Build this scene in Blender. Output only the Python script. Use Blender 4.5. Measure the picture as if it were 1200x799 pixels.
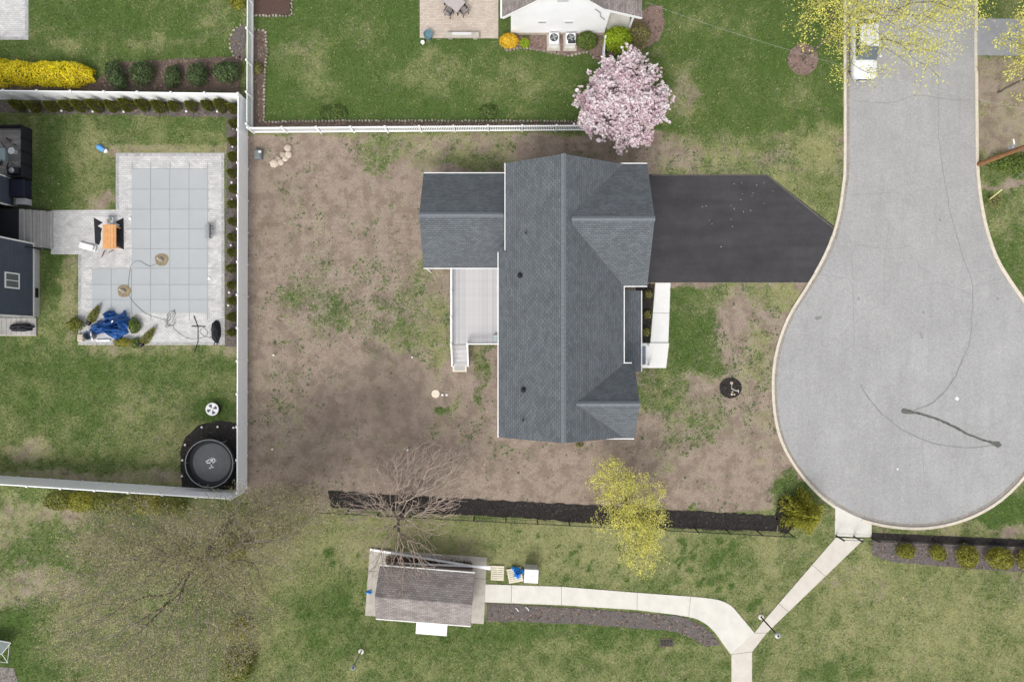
import bpy, math, random
import numpy as np
from mathutils import Vector, Matrix
R = math.radians
random.seed(7); rng = np.random.default_rng(7)
for o in list(bpy.data.objects): bpy.data.objects.remove(o)
S = bpy.context.scene
COL = S.collection

# ------------------------------------------------------------------ camera, sky, sun, exposure
CAM_H = 50.0
cam = bpy.data.cameras.new('camera'); cam.lens = 24; cam.sensor_width = 36; cam.clip_end = 600
camo = bpy.data.objects.new('camera', cam); COL.objects.link(camo)
camo.location = (0, 0, CAM_H); camo.rotation_euler = (0, 0, 0); S.camera = camo
SUN_EL, SUN_AZ = R(52), R(198)          # azimuth clockwise from +Y: light comes from below, a little left
W = bpy.data.worlds.new('World'); S.world = W; W.use_nodes = True
wn, wl = W.node_tree.nodes, W.node_tree.links
sky = wn.new('ShaderNodeTexSky'); sky.sky_type = 'NISHITA'; sky.sun_disc = False
sky.sun_elevation = SUN_EL; sky.sun_rotation = SUN_AZ; sky.dust_density = 3.0; sky.air_density = 1.0
hs = wn.new('ShaderNodeHueSaturation'); hs.inputs['Saturation'].default_value = 0.22
wl.new(sky.outputs[0], hs.inputs['Color']); wl.new(hs.outputs[0], wn['Background'].inputs[0])
wn['Background'].inputs[1].default_value = 0.15
sun = bpy.data.lights.new('sun', 'SUN'); sun.energy = 1.0; sun.angle = R(20); sun.color = (1.0, 0.955, 0.89)
suno = bpy.data.objects.new('sun', sun); COL.objects.link(suno)
sd = Vector((math.sin(SUN_AZ) * math.cos(SUN_EL), math.cos(SUN_AZ) * math.cos(SUN_EL), math.sin(SUN_EL)))
suno.rotation_euler = (-sd).to_track_quat('-Z', 'Y').to_euler(); suno.location = sd * 80
S.view_settings.view_transform = 'Standard'; S.view_settings.look = 'None'
S.view_settings.exposure = 0.60; S.view_settings.gamma = 1
S.render.engine = 'CYCLES'

# ------------------------------------------------------------------ helpers
def P(px, py, z=0.0):
    """survey of the aerial photograph: image point + height -> place on the ground plan (m)"""
    s = (CAM_H - z) / 800.0
    return Vector(((px - 600.0) * s, (399.5 - py) * s, z))
def P2(px, py, z=0.0):
    v = P(px, py, z); return (v.x, v.y)

class MB:
    def __init__(s): s.v = []; s.f = []
    def add(s, vs, fs):
        b = len(s.v); s.v += [tuple(v) for v in vs]; s.f += [tuple(i + b for i in f) for f in fs]; return s
    def box(s, x0, y0, z0, x1, y1, z1):
        return s.add([(x0,y0,z0),(x1,y0,z0),(x1,y1,z0),(x0,y1,z0),(x0,y0,z1),(x1,y0,z1),(x1,y1,z1),(x0,y1,z1)],
                     [(0,3,2,1),(4,5,6,7),(0,1,5,4),(1,2,6,5),(2,3,7,6),(3,0,4,7)])
    def obox(s, c, size, rz=0, rx=0, ry=0):
        m = Matrix.Translation(c) @ Matrix.Rotation(rz,4,'Z') @ Matrix.Rotation(ry,4,'Y') @ Matrix.Rotation(rx,4,'X')
        hx,hy,hz = [q/2 for q in size]
        vs = [m @ Vector(p) for p in [(-hx,-hy,-hz),(hx,-hy,-hz),(hx,hy,-hz),(-hx,hy,-hz),(-hx,-hy,hz),(hx,-hy,hz),(hx,hy,hz),(-hx,hy,hz)]]
        return s.add(vs, [(0,3,2,1),(4,5,6,7),(0,1,5,4),(1,2,6,5),(2,3,7,6),(3,0,4,7)])
    def bbox(s, x0, y0, z0, x1, y1, z1, b=0.02):
        """box with chamfered top edge"""
        vs = [(x0,y0,z0),(x1,y0,z0),(x1,y1,z0),(x0,y1,z0),(x0,y0,z1-b),(x1,y0,z1-b),(x1,y1,z1-b),(x0,y1,z1-b),
              (x0+b,y0+b,z1),(x1-b,y0+b,z1),(x1-b,y1-b,z1),(x0+b,y1-b,z1)]
        fs = [(0,3,2,1),(8,9,10,11)]
        for k in range(4):
            j = (k+1) % 4; fs += [(k,j,4+j,4+k),(4+k,4+j,8+j,8+k)]
        return s.add(vs, fs)
    def prism(s, poly, z0, z1):
        n = len(poly)
        a = sum(poly[i][0]*poly[(i+1)%n][1]-poly[(i+1)%n][0]*poly[i][1] for i in range(n))
        if a < 0: poly = poly[::-1]
        vs = [(p[0],p[1],z0) for p in poly] + [(p[0],p[1],z1) for p in poly]
        fs = [tuple(range(n,2*n)), tuple(range(n-1,-1,-1))] + [(i,(i+1)%n,n+(i+1)%n,n+i) for i in range(n)]
        return s.add(vs, fs)
    def slab(s, pts, t):
        """polygon in space (counter-clockwise from above) given thickness t straight down"""
        n = len(pts); pts = [Vector(p) for p in pts]
        vs = pts + [p - Vector((0,0,t)) for p in pts]
        fs = [tuple(range(n)), tuple(range(2*n-1,n-1,-1))] + [((i+1)%n,i,n+i,n+(i+1)%n) for i in range(n)]
        return s.add(vs, fs)
    def tube(s, pts, rad, n=8, cap=True):
        pts = [Vector(p) for p in pts]
        if not hasattr(rad,'__len__'): rad = [rad]*len(pts)
        vs = []; fs = []
        for i,p in enumerate(pts):
            t = (pts[min(i+1,len(pts)-1)] - pts[max(i-1,0)]).normalized()
            a = t.cross(Vector((0,0,1)));
            if a.length < 1e-3: a = t.cross(Vector((1,0,0)))
            a.normalize(); b = t.cross(a)
            for k in range(n):
                th = 2*math.pi*k/n; vs.append(p + (a*math.cos(th)+b*math.sin(th))*rad[i])
        for i in range(len(pts)-1):
            for k in range(n):
                j=(k+1)%n; fs.append((i*n+k,i*n+j,(i+1)*n+j,(i+1)*n+k))
        if cap: fs += [tuple(range(n))[::-1], tuple(range((len(pts)-1)*n,len(pts)*n))]
        return s.add(vs, fs)
    def lathe(s, prof, n=24, c=(0,0), cap=True):
        vs=[]; fs=[]
        for r,z in prof:
            for k in range(n):
                th=2*math.pi*k/n; vs.append((c[0]+r*math.cos(th),c[1]+r*math.sin(th),z))
        for i in range(len(prof)-1):
            for k in range(n):
                j=(k+1)%n; fs.append((i*n+k,i*n+j,(i+1)*n+j,(i+1)*n+k))
        if cap: fs += [tuple(range((len(prof)-1)*n,len(prof)*n)), tuple(range(n))[::-1]]
        return s.add(vs, fs)
    def mesh(s, name, mat, smooth=False, off=(0,0,0)):
        m = bpy.data.meshes.new(name)
        m.from_pydata([(a-off[0],b-off[1],c-off[2]) for a,b,c in s.v], [], s.f)
        if mat: m.materials.append(mat)
        if smooth: m.shade_smooth()
        m.update(); return m
    def build(s, name, mat, parent=None, smooth=False, local=False):
        """verts are world coordinates unless local; parents carry location only (or local is used)"""
        off = (0,0,0)
        loc = (0,0,0)
        if not local:
            if parent: off = wloc(parent)
            else:
                xs=np.array(s.v); off=(float(xs[:,0].mean()),float(xs[:,1].mean()),float(xs[:,2].min())); loc=off
        o = bpy.data.objects.new(name, s.mesh(name, mat, smooth, off)); COL.objects.link(o)
        o.location = loc
        if parent: o.parent = parent
        return o
def wloc(o):
    v = Vector(o.location)
    while o.parent: o = o.parent; v += Vector(o.location)
    return v
def obj(name, mesh, parent=None, loc=(0,0,0), rz=0, scale=None):
    o = bpy.data.objects.new(name, mesh); COL.objects.link(o); o.location = loc; o.rotation_euler.z = rz
    if scale: o.scale = scale
    if parent: o.parent = parent
    return o
def npmesh(name, V, F, mat, smooth=False):
    m = bpy.data.meshes.new(name); n = len(V); k = F.shape[1]
    m.vertices.add(n); m.vertices.foreach_set('co', V.astype(np.float32).ravel())
    m.loops.add(F.size); m.loops.foreach_set('vertex_index', F.astype(np.int32).ravel())
    m.polygons.add(len(F)); m.polygons.foreach_set('loop_start', np.arange(0, F.size, k, dtype=np.int32))
    if smooth: m.polygons.foreach_set('use_smooth', np.ones(len(F), dtype=bool))
    m.update(calc_edges=True); m.materials.append(mat); return m
def tag(o, label=None, cat=None, group=None, kind=None):
    if label: o['label'] = label
    if cat: o['category'] = cat
    if group: o['group'] = group
    if kind: o['kind'] = kind
    return o
def thing(name, label, cat, loc=(0,0,0), rz=0, group=None):
    o = bpy.data.objects.new(name, None); COL.objects.link(o); o.empty_display_size = .3
    o.location = loc; o.rotation_euler.z = rz
    return tag(o, label, cat, group)
def dup(root, loc=None, rz=None, scale=None, label=None, group=None, parent=None):
    r = root.copy(); COL.objects.link(r)
    if parent is not None: r.parent = parent
    if loc is not None: r.location = loc
    if rz is not None: r.rotation_euler.z = rz
    if scale is not None: r.scale = scale
    if label: r['label'] = label
    if group: r['group'] = group
    for ch in list(root.children): dup(ch, parent=r)
    return r
ORD='first second third fourth fifth sixth seventh eighth ninth tenth eleventh twelfth thirteenth fourteenth fifteenth sixteenth'.split()
def structure(o): o['kind'] = 'structure'; return o

# ------------------------------------------------------------------ materials
MATS = {}
def mat(name, col, rough=0.8, var=0.12, scale=6.0, bump=0.0, bscale=None, metal=0.0, island=0.0, col2=None, spec=0.3, trans=0.0, detail=6, objvar=0.0):
    """noise-varied principled material; island = brightness scatter between separate pieces of a mesh"""
    if name in MATS: return MATS[name]
    m = bpy.data.materials.new(name); m.use_nodes = True; MATS[name] = m
    nt = m.node_tree; n = nt.nodes; l = nt.links; b = n['Principled BSDF']
    b.inputs['Roughness'].default_value = rough; b.inputs['Metallic'].default_value = metal
    b.inputs['Specular IOR Level'].default_value = spec
    tc = n.new('ShaderNodeTexCoord'); nz = n.new('ShaderNodeTexNoise'); nz.inputs['Scale'].default_value = scale
    nz.inputs['Detail'].default_value = detail; nz.inputs['Roughness'].default_value = .65
    l.new(tc.outputs['Object'], nz.inputs['Vector'])
    rp = n.new('ShaderNodeValToRGB'); rp.color_ramp.elements[0].position=.3; rp.color_ramp.elements[1].position=.7
    c2 = col2 or col
    rp.color_ramp.elements[0].color = (*[max(0,c*(1-var)) for c in col],1)
    rp.color_ramp.elements[1].color = (*[min(1,c*(1+var)) for c in c2],1)
    l.new(nz.outputs['Fac'], rp.inputs['Fac']); out = rp.outputs['Color']
    for amt, kind in ((island,'i'),(objvar,'o')):
        if not amt: continue
        g = n.new('ShaderNodeNewGeometry') if kind=='i' else n.new('ShaderNodeObjectInfo')
        mr = n.new('ShaderNodeMapRange'); mr.inputs['To Min'].default_value=1-amt; mr.inputs['To Max'].default_value=1+amt
        l.new(g.outputs['Random Per Island' if kind=='i' else 'Random'], mr.inputs['Value'])
        mx = n.new('ShaderNodeMix'); mx.data_type='RGBA'; mx.blend_type='MULTIPLY'; mx.inputs['Factor'].default_value=1
        l.new(out, mx.inputs[6]); l.new(mr.outputs[0], mx.inputs[7]); out = mx.outputs[2]
    l.new(out, b.inputs['Base Color'])
    if trans:
        td = n.new('ShaderNodeBsdfTranslucent'); ms = n.new('ShaderNodeMixShader'); ms.inputs[0].default_value = trans
        l.new(out, td.inputs['Color']); l.new(b.outputs[0], ms.inputs[1]); l.new(td.outputs[0], ms.inputs[2])
        l.new(ms.outputs[0], n['Material Output'].inputs['Surface'])
    if bump:
        nb = n.new('ShaderNodeTexNoise'); nb.inputs['Scale'].default_value = bscale or scale*4; nb.inputs['Detail'].default_value=5
        l.new(tc.outputs['Object'], nb.inputs['Vector'])
        bp = n.new('ShaderNodeBump'); bp.inputs['Strength'].default_value=bump; bp.inputs['Distance'].default_value=.05
        l.new(nb.outputs['Fac'], bp.inputs['Height']); l.new(bp.outputs[0], b.inputs['Normal'])
    return m
def brickmat(name, c1, c2, mortar, bw, rh, msize, uv=False, rough=.85, bump=.5, rot=0.0, noise=.15, nscale=1.2, fine=.12):
    m = bpy.data.materials.new(name); m.use_nodes=True; MATS[name]=m
    nt=m.node_tree; n=nt.nodes; l=nt.links; b=n['Principled BSDF']; b.inputs['Roughness'].default_value=rough; b.inputs['Specular IOR Level'].default_value=.25
    tc=n.new('ShaderNodeTexCoord'); mp=n.new('ShaderNodeMapping'); mp.inputs['Rotation'].default_value[2]=rot
    l.new(tc.outputs['UV' if uv else 'Object'], mp.inputs['Vector'])
    br=n.new('ShaderNodeTexBrick'); br.inputs['Scale'].default_value=1
    br.inputs['Brick Width'].default_value=bw; br.inputs['Row Height'].default_value=rh; br.inputs['Mortar Size'].default_value=msize
    br.inputs['Mortar Smooth'].default_value=.3
    br.inputs['Color1'].default_value=(*c1,1); br.inputs['Color2'].default_value=(*c2,1); br.inputs['Mortar'].default_value=(*mortar,1)
    l.new(mp.outputs[0], br.inputs['Vector'])
    out=br.outputs['Color']
    for sc,am,det in ((nscale,noise,5),(28,fine,3)):
        nz=n.new('ShaderNodeTexNoise'); nz.inputs['Scale'].default_value=sc; nz.inputs['Detail'].default_value=det
        l.new(tc.outputs['Object'], nz.inputs['Vector'])
        mr=n.new('ShaderNodeMapRange'); mr.inputs['From Min'].default_value=.3; mr.inputs['From Max'].default_value=.7
        mr.inputs['To Min'].default_value=1-am; mr.inputs['To Max'].default_value=1+am; l.new(nz.outputs['Fac'], mr.inputs['Value'])
        mx=n.new('ShaderNodeMix'); mx.data_type='RGBA'; mx.blend_type='MULTIPLY'; mx.inputs['Factor'].default_value=1
        l.new(out, mx.inputs[6]); l.new(mr.outputs[0], mx.inputs[7]); out=mx.outputs[2]
    l.new(out, b.inputs['Base Color'])
    bp=n.new('ShaderNodeBump'); bp.inputs['Strength'].default_value=bump; bp.inputs['Distance'].default_value=.02; bp.invert=True
    l.new(br.outputs['Fac'], bp.inputs['Height']); l.new(bp.outputs[0], b.inputs['Normal'])
    return m
M_vinyl = mat('white_vinyl', (.90,.905,.915), .45, .04, 1.5)
M_white = mat('white_paint', (.78,.78,.77), .5, .05, 2)
M_black = mat('black_metal', (.015,.015,.017), .45, .2, 8)
M_blackfab = mat('black_fabric', (.022,.023,.028), .85, .3, 9, .3)
M_street = None
M_conc = mat('concrete', (.60,.575,.52), .9, .08, 1.2, .15, 40)
M_conc_white = mat('white_concrete', (.72,.71,.69), .85, .04, 1.5, .1, 40)
M_pad = mat('old_concrete', (.42,.39,.34), .9, .16, 1.6, .2, 30)
M_kerb = mat('kerb_concrete', (.58,.52,.43), .9, .12, 3, .2, 30)
M_drive = mat('fresh_asphalt', (.047,.045,.048), .85, .2, .5, .35, 60)
def _streak(m):
    n=m.node_tree.nodes; l=m.node_tree.links; b=n['Principled BSDF']; src=b.inputs['Base Color'].links[0].from_socket
    tc=n.new('ShaderNodeTexCoord'); out=src
    for sc,vec,lo,hi in ((1.4,(.10,1,1),.86,1.16),(30,(1,1,1),.78,1.26)):
        mp=n.new('ShaderNodeMapping'); mp.inputs['Scale'].default_value=vec; l.new(tc.outputs['Object'],mp.inputs['Vector'])
        t=n.new('ShaderNodeTexNoise'); t.inputs['Scale'].default_value=sc; t.inputs['Detail'].default_value=5; l.new(mp.outputs[0],t.inputs['Vector'])
        q=n.new('ShaderNodeMapRange'); q.inputs['From Min'].default_value=.3; q.inputs['From Max'].default_value=.7; q.inputs['To Min'].default_value=lo; q.inputs['To Max'].default_value=hi; l.new(t.outputs['Fac'],q.inputs['Value'])
        x=n.new('ShaderNodeMix'); x.data_type='RGBA'; x.blend_type='MULTIPLY'; x.inputs['Factor'].default_value=1; l.new(out,x.inputs[6]); l.new(q.outputs[0],x.inputs[7]); out=x.outputs[2]
    l.new(out,b.inputs['Base Color'])
_streak(M_drive)
M_seal = mat('crack_sealer', (.225,.225,.22), .85, .2, 5)
M_seal_dark = mat('crack_sealer_dark', (.105,.105,.095), .85, .5, 5)
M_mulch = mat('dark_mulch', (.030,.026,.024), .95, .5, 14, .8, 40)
M_mulch_brown = mat('brown_mulch', (.13,.095,.075), .95, .4, 12, .8, 40)
M_mulch_red = mat('faded_mulch', (.24,.165,.14), .95, .3, 10, .8, 40)
M_mulch_grey = mat('grey_mulch', (.135,.12,.115), .95, .4, 10, .8, 40)
M_chip = mat('mulch_chip', (.042,.036,.033), .95, .3, 9, island=.7)
M_chip_b = mat('mulch_chip_brown', (.17,.125,.10), .95, .3, 9, island=.6)
M_roof = brickmat('slate_shingle', (.098,.109,.121), (.132,.144,.156), (.066,.075,.086), .30, .145, .012, uv=True, bump=.9, noise=.10, fine=.22)
M_roof_cap = mat('ridge_shingle', (.142,.157,.172), .85, .16, 8, .3)
M_roof_brown = brickmat('brown_shingle', (.20,.17,.16), (.33,.29,.275), (.16,.14,.13), .30,.145,.012, uv=True, bump=.9, noise=.14, fine=.25)
M_roof_shed = brickmat('shed_shingle', (.22,.19,.18), (.31,.28,.265), (.14,.125,.12), .30,.145,.012, uv=True, bump=.9, noise=.22, fine=.25)
M_siding = brickmat('pale_siding', (.55,.57,.59), (.57,.59,.61), (.38,.40,.42), 6,.12,.01, uv=True, bump=.6)
M_siding_w = brickmat('white_siding', (.86,.865,.87), (.87,.87,.88), (.66,.67,.68), 7,.13,.008, uv=True, bump=.5, noise=.03, fine=.02)
M_navy = brickmat('navy_siding', (.070,.083,.110), (.078,.091,.118), (.045,.054,.074), 7,.13,.010, uv=True, bump=.6, noise=.08, fine=.05)
M_found = mat('foundation', (.42,.41,.39), .9, .12, 3, .2)
M_glass = mat('window_glass', (.10,.12,.135), .08, .2, 1, spec=.6)
M_deck = mat('deck_board', (.50,.488,.49), .7, .05, 3, .1, objvar=.10)
M_deckgrey = mat('stair_board', (.36,.345,.33), .8, .12, 3, .1, objvar=.22)
M_wood = mat('orange_wood', (.60,.31,.13), .55, .14, 4, objvar=.10)
M_pallet = mat('pallet_wood', (.66,.60,.47), .85, .12, 5, objvar=.08)
M_pole = mat('pole_wood', (.26,.13,.06), .9, .35, 3, .5, 12)
M_stick = mat('pale_stick', (.52,.47,.42), .9, .15, 8)
M_paver = brickmat('grey_paver', (.46,.455,.45), (.57,.56,.55), (.37,.36,.355), .30,.15,.010, bump=.5, noise=.12, fine=.14)
M_pavedge = brickmat('border_paver', (.33,.325,.33), (.46,.455,.45), (.25,.25,.25), .22,.22,.010, bump=.5, noise=.06, fine=.08)
M_pavtan = brickmat('tan_paver', (.46,.39,.33), (.57,.49,.42), (.37,.31,.26), .24,.12,.010, bump=.5, noise=.08, fine=.08)
M_cover = mat('pool_cover_mesh', (.375,.395,.403), .8, .03, .7, .1, 30, objvar=.012)
M_strap = mat('cover_strap', (.29,.305,.31), .8, .1)
M_murk = mat('murky_water', (.25,.20,.12), .15, .35, 5, spec=.5)
M_tarp = mat('blue_tarp', (.022,.095,.30), .38, .35, 3, .25, 10, spec=.5)
M_tarp2 = mat('bright_blue_tarp', (.03,.26,.70), .38, .25, 6, .3, 14, spec=.5)
M_bark = mat('grey_bark', (.15,.125,.105), .95, .3, 8, .5)
M_twig = mat('pale_brown_twig', (.40,.32,.265), .95, .25, 3)
M_greytwig = mat('grey_twig', (.29,.26,.225), .95, .25, 3)
M_bark_d = mat('dark_bark', (.075,.065,.055), .95, .3, 6, .5)
M_leaf = lambda nm,c,isl=.4,tr=.25,c2=None: mat(nm, c, .6, .25, 1.3, island=isl, trans=tr, col2=c2)
M_arbor = M_leaf('arborvitae_leaf', (.21,.225,.045), .5)
M_shrub = M_leaf('dark_shrub_leaf', (.10,.15,.055), .55)
M_shrub_l = M_leaf('lime_shrub_leaf', (.34,.46,.025), .35)
M_shrub_m = M_leaf('mid_shrub_leaf', (.14,.20,.04), .45)
M_shrub_o = M_leaf('olive_shrub_leaf', (.24,.23,.075), .5)
M_gold = M_leaf('golden_flower', (.95,.73,.03), .20)
M_goldb = M_leaf('golden_bush', (.86,.56,.05), .16)
M_conif = M_leaf('gold_conifer_leaf', (.30,.295,.040), .5)
M_yleaf = M_leaf('spring_leaf', (.70,.67,.17), .35, .35)
M_bud = M_leaf('olive_bud', (.315,.285,.15), .5, .2)
M_petal = M_leaf('pink_petal', (.84,.58,.64), .20, .3, (.94,.79,.81))
M_car = mat('white_car_paint', (.66,.67,.68), .25, .02, 1, spec=.6)
M_rubber = mat('rubber', (.02,.02,.02), .9, .2)
M_steel = mat('galvanised_steel', (.45,.46,.47), .4, .1, 5, metal=.6)
M_teal = mat('teal_glaze', (.12,.21,.24), .4, .1)
M_stone = mat('field_stone', (.50,.42,.34), .9, .2, 5, .3, objvar=.25)
M_edging = mat('edging_stone', (.29,.25,.21), .9, .2, 5, island=.35)
M_greybox = mat('grey_plastic', (.17,.19,.19), .6, .1)
M_yellow = mat('yellow_plastic', (.72,.66,.32), .5, .1)
M_sky_blue = mat('sky_blue_plastic', (.12,.36,.72), .45, .08)
M_rugw = mat('rug_white', (.60,.59,.58), .95, .08, 12)
M_red = mat('tail_light', (.35,.02,.02), .2, .1)

# weathered street asphalt: aggregate speckle, faint lanes of wear
def street_mat():
    m=bpy.data.materials.new('weathered_asphalt'); m.use_nodes=True; nt=m.node_tree; n=nt.nodes; l=nt.links; b=n['Principled BSDF']
    b.inputs['Roughness'].default_value=.9; b.inputs['Specular IOR Level'].default_value=.2
    tc=n.new('ShaderNodeTexCoord'); out=None
    def nz(sc,det,lo,hi,vec=None):
        t=n.new('ShaderNodeTexNoise'); t.inputs['Scale'].default_value=sc; t.inputs['Detail'].default_value=det; t.inputs['Roughness'].default_value=.7
        l.new(vec or tc.outputs['Object'],t.inputs['Vector']); r=n.new('ShaderNodeMapRange'); r.inputs['From Min'].default_value=.3; r.inputs['From Max'].default_value=.7
        r.inputs['To Min'].default_value=lo; r.inputs['To Max'].default_value=hi; l.new(t.outputs['Fac'],r.inputs['Value']); return r.outputs[0],t
    mp=n.new('ShaderNodeMapping'); mp.inputs['Scale'].default_value=(1,.12,1); l.new(tc.outputs['Object'],mp.inputs['Vector'])
    fs=[nz(.22,5,.88,1.07)[0], nz(9,6,.82,1.17)[0], nz(1.6,3,.95,1.04,mp.outputs[0])[0], nz(45,2,.76,1.24)[0]]
    vo=n.new('ShaderNodeTexVoronoi'); vo.feature='DISTANCE_TO_EDGE'; vo.inputs['Scale'].default_value=.22
    wv=n.new('ShaderNodeTexNoise'); wv.inputs['Scale'].default_value=1.2; wv.inputs['Detail'].default_value=5
    l.new(tc.outputs['Object'],wv.inputs['Vector']); mxv=n.new('ShaderNodeMix'); mxv.data_type='VECTOR'; mxv.inputs['Factor'].default_value=.35
    l.new(tc.outputs['Object'],mxv.inputs[4]); l.new(wv.outputs['Color'],mxv.inputs[5]); l.new(mxv.outputs[1],vo.inputs['Vector'])
    cr=n.new('ShaderNodeMapRange'); cr.inputs['From Max'].default_value=.012; cr.inputs['To Min'].default_value=.955; cr.inputs['To Max'].default_value=1; l.new(vo.outputs['Distance'],cr.inputs['Value'])
    fs.append(cr.outputs[0])
    v=fs[0]
    for f in fs[1:]:
        k=n.new('ShaderNodeMath'); k.operation='MULTIPLY'; l.new(v,k.inputs[0]); l.new(f,k.inputs[1]); v=k.outputs[0]
    mx=n.new('ShaderNodeMix'); mx.data_type='RGBA'; mx.blend_type='MULTIPLY'; mx.inputs['Factor'].default_value=1
    mx.inputs[6].default_value=(.335,.332,.329,1); l.new(v,mx.inputs[7]); l.new(mx.outputs[2],b.inputs['Base Color'])
    t2=n.new('ShaderNodeTexNoise'); t2.inputs['Scale'].default_value=40; l.new(tc.outputs['Object'],t2.inputs['Vector'])
    bp=n.new('ShaderNodeBump'); bp.inputs['Strength'].default_value=.3; bp.inputs['Distance'].default_value=.02; l.new(t2.outputs['Fac'],bp.inputs['Height']); l.new(bp.outputs[0],b.inputs['Normal'])
    return m
M_street = street_mat()
MATS['street']=M_street

def slope_uv(o):
    """UV along the fall line so courses of shingles / siding run level"""
    m=o.data; uv=m.uv_layers.new(name='UVMap'); 
    for p in m.polygons:
        nrm=p.normal; h=Vector((0,0,1)).cross(nrm)
        if h.length<1e-4: h=Vector((1,0,0))
        h.normalize(); v=nrm.cross(h)
        for li in p.loop_indices:
            c=m.vertices[m.loops[li].vertex_index].co; uv.data[li].uv=(c.dot(h),c.dot(v))
    return o

# ------------------------------------------------------------------ noise + ground cover survey
def _h(ix,iy,seed):
    a=(ix.astype(np.int64)*374761393+iy.astype(np.int64)*668265263+seed*974634221)&0x7fffffff
    a=((a^(a>>13))*1274126177)&0x7fffffff
    return ((a^(a>>16))&0xffff)/65535.0
def vnoise(x,y,seed):
    ix=np.floor(x);iy=np.floor(y);fx=x-ix;fy=y-iy;fx=fx*fx*(3-2*fx);fy=fy*fy*(3-2*fy)
    return (_h(ix,iy,seed)*(1-fx)+_h(ix+1,iy,seed)*fx)*(1-fy)+(_h(ix,iy+1,seed)*(1-fx)+_h(ix+1,iy+1,seed)*fx)*fy
def fbm(x,y,seed,o=4):
    s=0;a=.5;t=0
    for k in range(o): s=s+a*vnoise(x*2**k+k*17.3,y*2**k+k*9.1,seed+k);t+=a;a*=.55
    return s/t
def sst(a,b,x): t=np.clip((x-a)/(b-a),0,1); return t*t*(3-2*t)
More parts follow.
